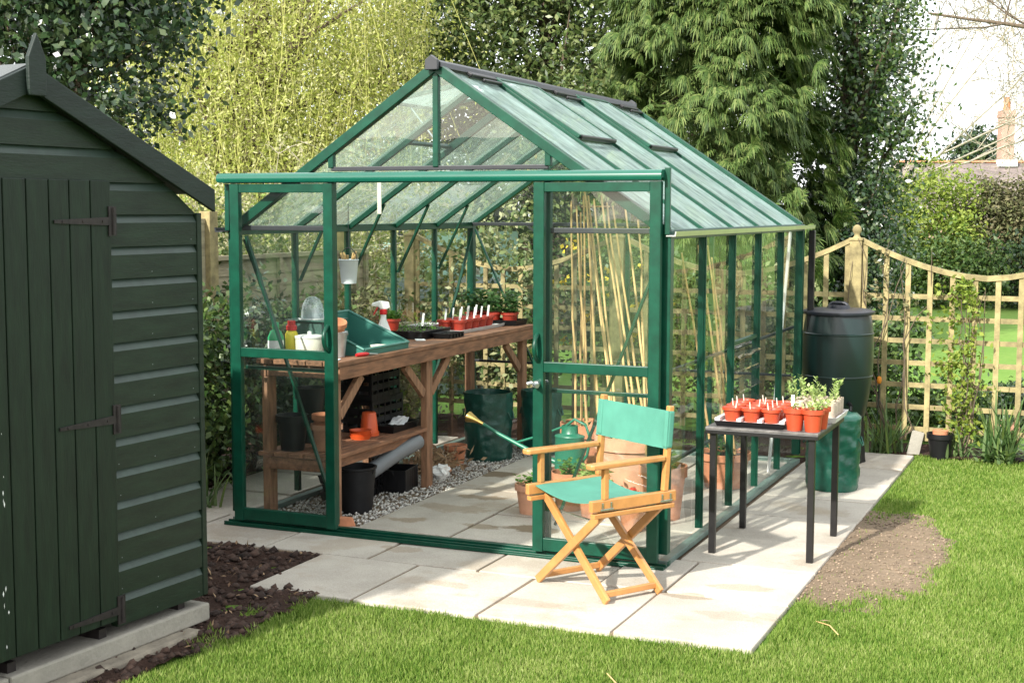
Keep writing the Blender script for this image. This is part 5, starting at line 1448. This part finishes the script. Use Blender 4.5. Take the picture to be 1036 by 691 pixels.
# shrubs on the left between fence and greenhouse
HB = 'shrubs between the board fence and the greenhouse'
for i, (x, y, zc, r, mat, lab) in enumerate([
    (-.78,.55,.62,(.40,.50,.66),'shrub','dense dark green shrub between the shed and the greenhouse corner'),
    (-.85,1.25,.55,(.38,.50,.62),'holly_dark','dark glossy leaved bush against the board fence'),
    (-.80,2.05,.50,(.36,.50,.58),'shrub','green leafy shrub outside the greenhouse glass behind the bench'),
    (-.80,2.85,.52,(.36,.46,.60),'bramble','brownish twiggy shrub outside the back end of the bench'),
    (-1.0,3.5,.48,(.38,.38,.52),'shrub_lime','yellow green shrub in the corner of the two fences')]):
    bush('shrub', lab, 'shrub', (x,y,zc), r, mat, 120, 34, .055, .034, .075)
strap_plant('spray of long arching leaves at the foot of the shrub by the shed', -.42, .25, 30, .45, .016, up=.4)
bush('shrub', 'leafy shrub growing over the board fence seen through the near glass', 'shrub', (-1.75,2.3,1.15), (.4,.8,.55), 'shrub_varieg', 110, 30, .05, .03, .09)

# shrubs just beyond the trellis
for i, (x, y, zc, r, mat, lab, K) in enumerate([
    (-.35,4.02,.95,(.78,.33,.85),'shrub_varieg','pale variegated shrub behind the trellis seen over the tomato plants',190),
    (.75,4.8,.75,(.55,.42,.78),'shrub','green shrub behind the trellis seen through the sliding door',150),
    (1.75,4.75,.62,(.5,.4,.62),'shrub_varieg','pale shrub behind the trellis seen through the side glass',130),
    (2.55,5.2,.45,(.45,.4,.5),'shrub','low dark shrub behind the trellis and the water butt',110),
    (3.25,4.6,.16,(.42,.22,.22),'shrub','low leafy plant behind the foot of the trellis beside the tile',70),
    (3.72,5.6,.14,(.26,.22,.18),'holly_dark','low dark evergreen mound on the grass behind the trellis',60)]):
    bush('shrub', lab, 'shrub', (x,y,zc), r, mat, K, 32, .055, .034, .085)
t = thing('rock', 'pale stone lying on the grass behind the trellis by the dark mound', 'rock', (3.64,5.32,-.04), .4)
bmx = bmesh.new(); bmesh.ops.create_icosphere(bmx, subdivisions=3, radius=.14)
for v in bmx.verts: v.co *= 1+.25*mnoise.noise(v.co*9); v.co.z *= .7
me = bpy.data.meshes.new('stone'); bmx.to_mesh(me); bmx.free(); me.materials.append(M['terracotta_pale']); o = bpy.data.objects.new('stone', me); COL.objects.link(o); o.parent = t
t = bush('forsythia', 'shrub with yellow flowers behind the trellis seen through the door glass', 'shrub', (.62,4.35,.95), (.5,.22,.55), 'shrub', 50, 20, .05, .03, .08)
P, D, C = clump_points((0,0,.95), (.55,.25,.6), 26, 9, .03); leaves('flowers', P, .045, .04, M['yellow_petal'], t)
t = bush('camellia', 'shrub with white flowers behind the trellis above the tomato plants', 'shrub', (-.25,4.3,.75), (.45,.2,.5), 'shrub', 50, 20, .05, .03, .08)
P, D, C = clump_points((0,-.05,.85), (.45,.2,.45), 12, 12, .025); leaves('flowers', P, .05, .045, M['white_petal'], t)

# beyond the side fence: turquoise summerhouse, covered garden furniture
t = thing('summerhouse', 'pale turquoise painted garden building half hidden behind the shrubs', 'garden building', (-3.9,9.3,0), -.35)
mb = MB(); mb.box(-1.3,-.8,0,1.3,.8,1.45); mb.build('wall', M['turquoise'], t)
mb = MB(); mb.prism([(-.95,1.42),(-.95,1.46),(0,2.0),(.95,1.46),(.95,1.42),(0,1.96)], 'x', -1.45, 1.45); mb.build('roof', M['felt'], t)
for x in (-.7,.55):
    mb = MB(); mb.box(x-.28,-.83,.6,x+.28,-.801,1.25); fr = mb.build('window', M['white_plastic'], t)
    mb = MB(); mb.box(x-.24,-.836,.64,x-.01,-.831,1.21); mb.box(x+.01,-.836,.64,x+.24,-.831,1.21); mb.build('pane', M['dark_pane'], fr)
t = thing('covered_table', 'dark green tarpaulin cover draped over garden furniture beyond the fences', 'furniture cover', (-1.55,5.9,0), -.35)
mb = MB(); n = 40; V = []; Fc = []
prof = [(1.02,0),(1.0,.2),(.97,.55),(.95,.9),(.9,1.0),(.75,1.05),(.4,1.07),(0.001,1.08)]
for j, (q, z) in enumerate(prof):
    for k in range(n):
        a = 2*PI*k/n; c, s = math.cos(a), math.sin(a)
        sq = 1/max(abs(c), abs(s))**.6
        rr = q*sq*(1 + .03*math.sin(a*9)*(1-z))
        V.append((rr*c*.62, rr*s*.5, z))
for j in range(len(prof)-1):
    for k in range(n): l = (k+1) % n; Fc.append((j*n+k, j*n+l, (j+1)*n+l, (j+1)*n+k))
mb.add(V, Fc); mb.build('cover', M['tarp'], t, smooth=60)

# ------------------------------------------------------------------ trees
def broadleaf(name, label, cat, c, r, mat, K, per, L, W, spread, trunk=.12, group=None, shell=(.35,1.), base=None, flat=.75, bark='bark'):
    base = base or (c[0], c[1], 0)
    t = thing(name, label, cat, base, 0, group)
    cc = (c[0]-base[0], c[1]-base[1], c[2])
    P, D, C = clump_points(cc, r, K, per, spread, shell, None, flat)
    leaves('crown', P, L, W, M[mat], t, face=D*.9+np.array([0,0,.35]), jit=.75)
    idx = RNG.choice(len(C), min(34, len(C)), replace=False)
    limb_mesh((0,0,-.1), C[idx], trunk, M[bark], 'trunk', t, n=9, top=(cc[0],cc[1],c[2]+r[2]*.55))
    return t
# dark tree above the shed
broadleaf('holly_tree', 'dark glossy leaved tree rising behind the roof of the shed', 'tree', (-2.2,1.25,3.15), (1.0,.8,1.05), 'holly_dark', 560, 36, .062, .038, .12, .06, shell=(.2,1.05), base=(-2.5,1.5,0))
# willow
t = thing('willow_tree', 'tall weeping willow with pale yellow green hanging strands behind the greenhouse', 'tree', (-6.75,10.3,0))
limbs = []; P = []; A = []; sv = []; sf = []
for k in range(4200):
    a = random.uniform(0,2*PI); q = math.sqrt(random.random())
    x = 2.75*q*math.cos(a); y = 1.9*q*math.sin(a)
    zt = random.uniform(1.6, 6.6)*(1 - .12*q) + .35*mnoise.noise(Vector((x*1.2,y,0)))
    L = random.uniform(.7,2.3); m = int(L/.05)
    sx, sy = random.gauss(0,.16), random.gauss(0,.16); cx = random.gauss(0,.4)
    b = len(sv)
    for i in range(m):
        f_ = i/m; z = zt-L*f_
        if z < .1: break
        xx = x + sx*f_*L + cx*math.sin(f_*2.)*.3; yy = y + sy*f_*L
        P.append((xx+random.gauss(0,.12),yy+random.gauss(0,.12),z+random.gauss(0,.06))); A.append((random.gauss(0,1.1), random.gauss(0,1.1), -.9))
    # the strand
    pts = [(x,y,zt),(x+sx*.5*L+cx*.25,y+sy*.5*L,zt-.5*L),(x+sx*L+cx*.27,y+sy*L,zt-L)]
    ww = .0035
    for p in pts: sv.append((p[0]-ww,p[1],p[2])); sv.append((p[0]+ww,p[1]+ww,p[2]))
    if k % 4 == 0: sf += [(b,b+1,b+3,b+2),(b+2,b+3,b+5,b+4)]
P = np.array(P); A = np.array(A); print('willow leaves', len(P))
leaves('crown', P, .066, .024, M['willow'], t, axis=A, jit=.5)
raw_mesh('strands', sv, sf, M['willow_twig'], t)
limb_mesh((0,0,-.1), [(random.uniform(-2.4,2.4), random.uniform(-1.4,1.4), random.uniform(3.5,6.4)) for _ in range(26)], .28, M['bark'], 'trunk', t, n=10, top=(.2,0,5.4))
broadleaf('willow_tree', 'dense yellow green tree filling the gaps behind the weeping willow', 'tree', (-8.2,13.2,2.9), (2.9,.9,3.4), 'willow', 520, 40, .10, .05, .24, .2, shell=(.2,1.03))
# budding shrubs in front of the willow
def twiggy(label, c, r, n, mat, L, W, name='budding_shrub'):
    t = thing(name, label, 'shrub', (c[0],c[1],0))
    mb = MB(); P = []
    for k in range(n):
        a = random.uniform(0,2*PI); q = math.sqrt(random.random())
        bx, by = random.gauss(0,.15), random.gauss(0,.15)
        tx, ty, tz = r[0]*q*math.cos(a), r[1]*q*math.sin(a), c[2]*random.uniform(.5,1.05)*(1-.25*q*q)
        pts = [(bx,by,0)]
        for i in range(1,6):
            f_ = i/5; pts.append((bx+(tx-bx)*f_**1.3+random.gauss(0,.05), by+(ty-by)*f_**1.3+random.gauss(0,.05), tz*f_))
        mb.tube(pts, [.013*(1-.8*i/5) for i in range(6)], 5)
        for i in range(2,6):
            p = Vector(pts[i])
            for s in range(3):
                e = p + Vector((random.gauss(0,.2), random.gauss(0,.2), random.uniform(-.02,.32)))
                mb.tube([p, p.lerp(e,.5)+Vector((0,0,.02)), e], [.005,.004,.002], 4)
                for f_ in np.linspace(.25,1,7): P.append(p.lerp(e, f_))
    mb.build('stem', M['pale_bark'], t)
    P = np.repeat(np.array(P), 3, 0); P = P + RNG.normal(size=P.shape)*.025
    leaves('leaves', P, L, W, M[mat], t)
    return t
twiggy('budding twiggy shrub with pale yellow green leaves beside the shed roof', (-3.6,6.2,2.35), (1.1,.8), 50, 'bud', .05, .03)
twiggy('budding twiggy shrub with pale leaves behind the near greenhouse gable', (-3.3,7.4,2.3), (.9,.7), 44, 'bud', .05, .03)
twiggy('budding shrub with pale leaves beyond the fence left of the turquoise building', (-4.9,6.2,2.1), (1.0,.8), 44, 'bud', .05, .03)
bush('shrub', 'yellow green shrub below the willow strands beyond the fences', 'shrub', (-5.6,7.9,.9), (1.3,.7,1.0), 'shrub_lime', 200, 34, .07, .04, .13)
# evergreen oak at the back
broadleaf('oak_tree', 'broad evergreen tree with olive leaves and sky showing through behind the ridge', 'tree', (-4.1,14.6,4.4), (3.3,1.8,2.6), 'oak', 1050, 46, .115, .06, .22, .2, shell=(.3,1.06))
broadleaf('oak_tree', 'lower evergreen tree filling the gap between the willow and the conifer', 'tree', (-2.9,12.6,1.9), (2.6,1.1,1.9), 'oak', 480, 40, .10, .05, .22, .18, shell=(.3,1.05))
# cypress
def cypress(label, c, H, R, zb, n):
    t = thing('cypress_tree', label, 'tree', (c[0],c[1],0))
    nf, ms = 11, 4
    V = []; F = []
    KC = [(random.uniform(0,2*PI), zb+(H-zb)*random.random(), random.uniform(.74,1.12)) for _ in range(330)]
    for k in range(n):
        ca, cz, cd = random.choice(KC)
        z = cz + random.gauss(0,.13)
        if z < zb or z > H: continue
        rad = R*(1-(max(0,(z-1.2))/(H*1.25))**1.6)*(.62+.38*min(1,(z-zb)/.9+.25))
        a = ca + random.gauss(0,.13)
        depth = cd*random.choice([1.,1.,.97,.92,.8])
        bump = 1 + .30*mnoise.noise(Vector((math.cos(a)*1.7, math.sin(a)*1.7, z*1.1))) + .22*mnoise.noise(Vector((math.cos(a)*4, math.sin(a)*4, z*2.6)))
        o = np.array([math.cos(a), math.sin(a), 0.]); Pp = o*rad*depth*bump; Pp[2] = z
        o = o + np.array([random.gauss(0,.3), random.gauss(0,.3), 0]); o /= np.linalg.norm(o)
        s = np.array([-o[1], o[0], 0]); roll_ = random.gauss(0,.6)
        L = random.uniform(.11,.25); lift = random.uniform(-.05,.6); droop = random.uniform(.5,1.2)
        for j in range(nf):
            an = (j/(nf-1)-.5)*2*1.05 + random.gauss(0,.07)
            l = L*(.55+.45*math.cos(an))*random.uniform(.8,1.15)
            dr = o*math.cos(an) + s*math.sin(an)
            b = len(V); w = .011
            nn = np.array([-dr[1], dr[0], roll_])
            for i in range(ms+1):
                q = i/ms
                p = Pp + dr*l*q*(1-.22*droop*q) + np.array([0,0,1.])*(l*(lift*q - droop*q*q) + math.sin(an)*roll_*l*q)
                ww = w*(1.15-q)**.7*(1 if i % 2 else .65)
                V.append(p + nn*ww); V.append(p - nn*ww)
            for i in range(ms): F.append((b+2*i, b+2*i+1, b+2*i+3, b+2*i+2))
            # side branchlets
            for i in (1,2):
                p = (V[b+2*i]+V[b+2*i+1])/2; nx_ = (V[b+2*i+2]+V[b+2*i+3])/2; d_ = nx_-p
                for sg in (1,-1):
                    e = p + d_*1.3 + nn*sg*l*.16 + np.array([0,0,-l*.05]); bb = len(V)
                    V += [p - d_*.18, p + d_*.22, e + d_*.12, e]
                    F.append((bb,bb+1,bb+2,bb+3))
    raw_mesh('crown', np.array(V), np.array(F), M['cypress'], t)
    hz = RNG.uniform(zb, H*.95, 20000); aa = RNG.uniform(0, 2*PI, 20000); rr = R*.66*(1-(np.maximum(0,hz-1.2)/(H*1.25))**1.6)*RNG.uniform(.1,1,20000)**.5
    leaves('inner_sprays', np.stack([rr*np.cos(aa), rr*np.sin(aa), hz], -1), .20, .022, M['cypress'], t)
    mb = MB(); mb.tube([(0,0,-.1),(.03,0,H*.4),(0,.02,H*.97)], [.2,.13,.02], 9)
    for k in range(60):
        z = random.uniform(zb,H*.9); a = random.uniform(0,2*PI); rr = R*.75*(1-z/H*.7)
        mb.tube([(0,0,z-.05),(math.cos(a)*rr*.6,math.sin(a)*rr*.6,z+.1),(math.cos(a)*rr,math.sin(a)*rr,z)], [.03,.018,.006], 5)
    mb.build('trunk', M['bark'], t, smooth=60)
    return t
cypress('tall cypress with drooping green sprays behind the greenhouse roof', (-.02,9.7), 6.4, 1.40, .35, 7200)
# hollies to the right
broadleaf('holly_tree', 'tall dark holly with glossy leaves standing right of the cypress', 'tree', (1.26,11.6,3.3), (.84,.8,2.9), 'holly', 560, 42, .075, .045, .17, .13, shell=(.3,1.05))
broadleaf('holly_tree', 'darker lower holly filling the space beneath the tall holly', 'tree', (1.42,10.6,1.1), (.66,.6,1.1), 'holly_dark', 300, 40, .065, .04, .15, .08, shell=(.3,1.05))
# bare tree
t = thing('bare_tree', 'bare leafless tree with pale branches reaching across the white sky', 'tree', (-.2,25.5,0))
mb = MB(); RT = random.Random(5)
def branch(p, d, L, r, lev):
    pts = [p]; q = p; dd = d.copy(); m = 5
    for i in range(m):
        dd = (dd + Vector((RT.gauss(0,.13), RT.gauss(0,.13), RT.gauss(.035,.1)))).normalized()
        q = q + dd*(L/m); pts.append(q)
    mb.tube(pts, [r*(1-.6*i/m) for i in range(m+1)], 6 if r > .03 else 4)
    if lev == 0: return
    for i in range(1,m+1):
        if i < 2 and lev > 3: continue
        for _ in range(1 if RT.random() < .6 else 2):
            nd = (dd*.7 + Vector((RT.gauss(0,.55), RT.gauss(0,.45), RT.gauss(.15,.4)))).normalized()
            if RT.random() < .72: branch(pts[i], nd, L*RT.uniform(.55,.8), max(.009, r*(1-.6*i/m)*.5), lev-1)
branch(Vector((0,0,-.1)), Vector((.06,0,1)), 2.6, .22, 0)
for d_, L, r_ in (((.9,.1,.32),3.6,.05),((.8,0,.7),3.8,.05),((.65,-.2,1.1),3.6,.045),((1,.2,.12),3.4,.06),((.2,.1,1),3.4,.045),((-.5,.1,.9),3,.07),((.95,-.2,.5),4.2,.045)):
    branch(Vector((.15,0,2.2+.1*L*.3)), Vector(d_).normalized(), L*1.25, r_*.55, 4)
mb.build('branches', M['pale_bark'], t, smooth=70)
t = thing('bare_tree', 'dark bare branch tips entering from the upper corner of the sky', 'tree', (4.3,20.3,0))
mb = MB(); RT = random.Random(9)
branch(Vector((0,0,-.1)), Vector((-.02,0,1)), 5.0, .2, 0)
for d_, L, r_ in (((-.95,-.1,.12),3.2,.055),((-.8,0,.5),3.2,.06),((-.3,.1,1),3,.06),((.7,0,.6),3,.06)):
    branch(Vector((0,0,4.7)), Vector(d_).normalized(), L, r_, 2)
mb.build('branches', M['bark'], t, smooth=70)

# far hedges
for (x, y, zc, r, mat, K, lab) in [
    (1.15,20.6,1.3,(.92,.8,1.35),'shrub_lime',330,'bright yellow green shrub in front of the tiled roof'),
    (2.2,21.4,1.2,(.95,.7,1.2),'bramble',300,'brownish bramble shrub below the brick chimney'),
    (3.3,21.4,1.2,(1.1,.7,1.25),'bramble',300,'brown green bramble at the right edge under the chimney'),
    (1.6,19.6,.55,(1.2,.6,.75),'shrub',170,'dark green low hedge behind the trellis lawn'),
    (3.2,20.2,.55,(1.3,.6,.8),'holly_dark',170,'dark low hedge at the far right of the lawn'),
    (.2,16.5,.6,(1.2,.6,.75),'shrub',170,'green hedge glimpsed under the dark holly trees'),
    (-1.4,16.2,.8,(1.3,.6,.9),'shrub',160,'green hedge behind the cypress trunk')]:
    bush('hedge_shrub', lab, 'shrub', (x,y,zc), r, mat, K, 34, .085, .05, .13)
bush('evergreen_tree', 'small dark rounded tree rising behind the tiled roof', 'tree', (-.9,52,3.2), (1.1,1.,1.6), 'holly_dark', 180, 30, .2, .13, .3)
# house
hd = Vector((.919,.394,0))
t = thing('brick_house', 'house with a brown tiled roof and a brick chimney behind the hedge', 'house', (2.2,45.2,0), math.atan2(.394,.919))
mb = MB(); mb.box(-5.2,-2.2,-1,8,2.2,1.55); mb.build('wall', M['brick'], t)
mb = MB(); mb.prism([(-2.5,1.5),(0,3.35),(2.5,1.5),(2.5,1.42),(0,3.27),(-2.5,1.42)], 'x', -5.4, 8.2); rf = mb.build('roof', M['slate'], t)
mb = MB(); mb.prism([(-.09,3.34),(-.06,3.41),(.06,3.41),(.09,3.34)], 'x', -5.4, 8.2); mb.build('ridge_tiles', M['terracotta'], rf)
for x in (-3,0,3,6):
    mb = MB(); mb.box(x-.5,-2.26,.3,x+.5,-2.201,1.3); wn = mb.build('window', M['white_plastic'], t)
    mb = MB(); mb.box(x-.44,-2.27,.36,x-.02,-2.262,1.24); mb.box(x+.02,-2.27,.36,x+.44,-2.262,1.24); mb.build('pane', M['dark_pane'], wn)
mb = MB(); mb.box(-1.78,-.22,2.6,-1.34,.22,5.05); mb.box(-1.82,-.26,4.85,-1.30,.26,4.95); mb.box(-1.80,-.24,4.96,-1.32,.24,5.08); ch = mb.build('chimney', M['brick'], rf)
MB().lathe([(.13,5.08),(.11,5.3),(.125,5.34),(.10,5.5),(.115,5.54),(.09,5.54)], 16, at=(-1.56,0,0)).build('chimney_pot', M['terracotta'], ch, smooth=40)
mb = MB(); mb.box(-1.88,-.32,3.2,-1.24,.32,3.42); mb.build('flashing', M['paper'], ch)
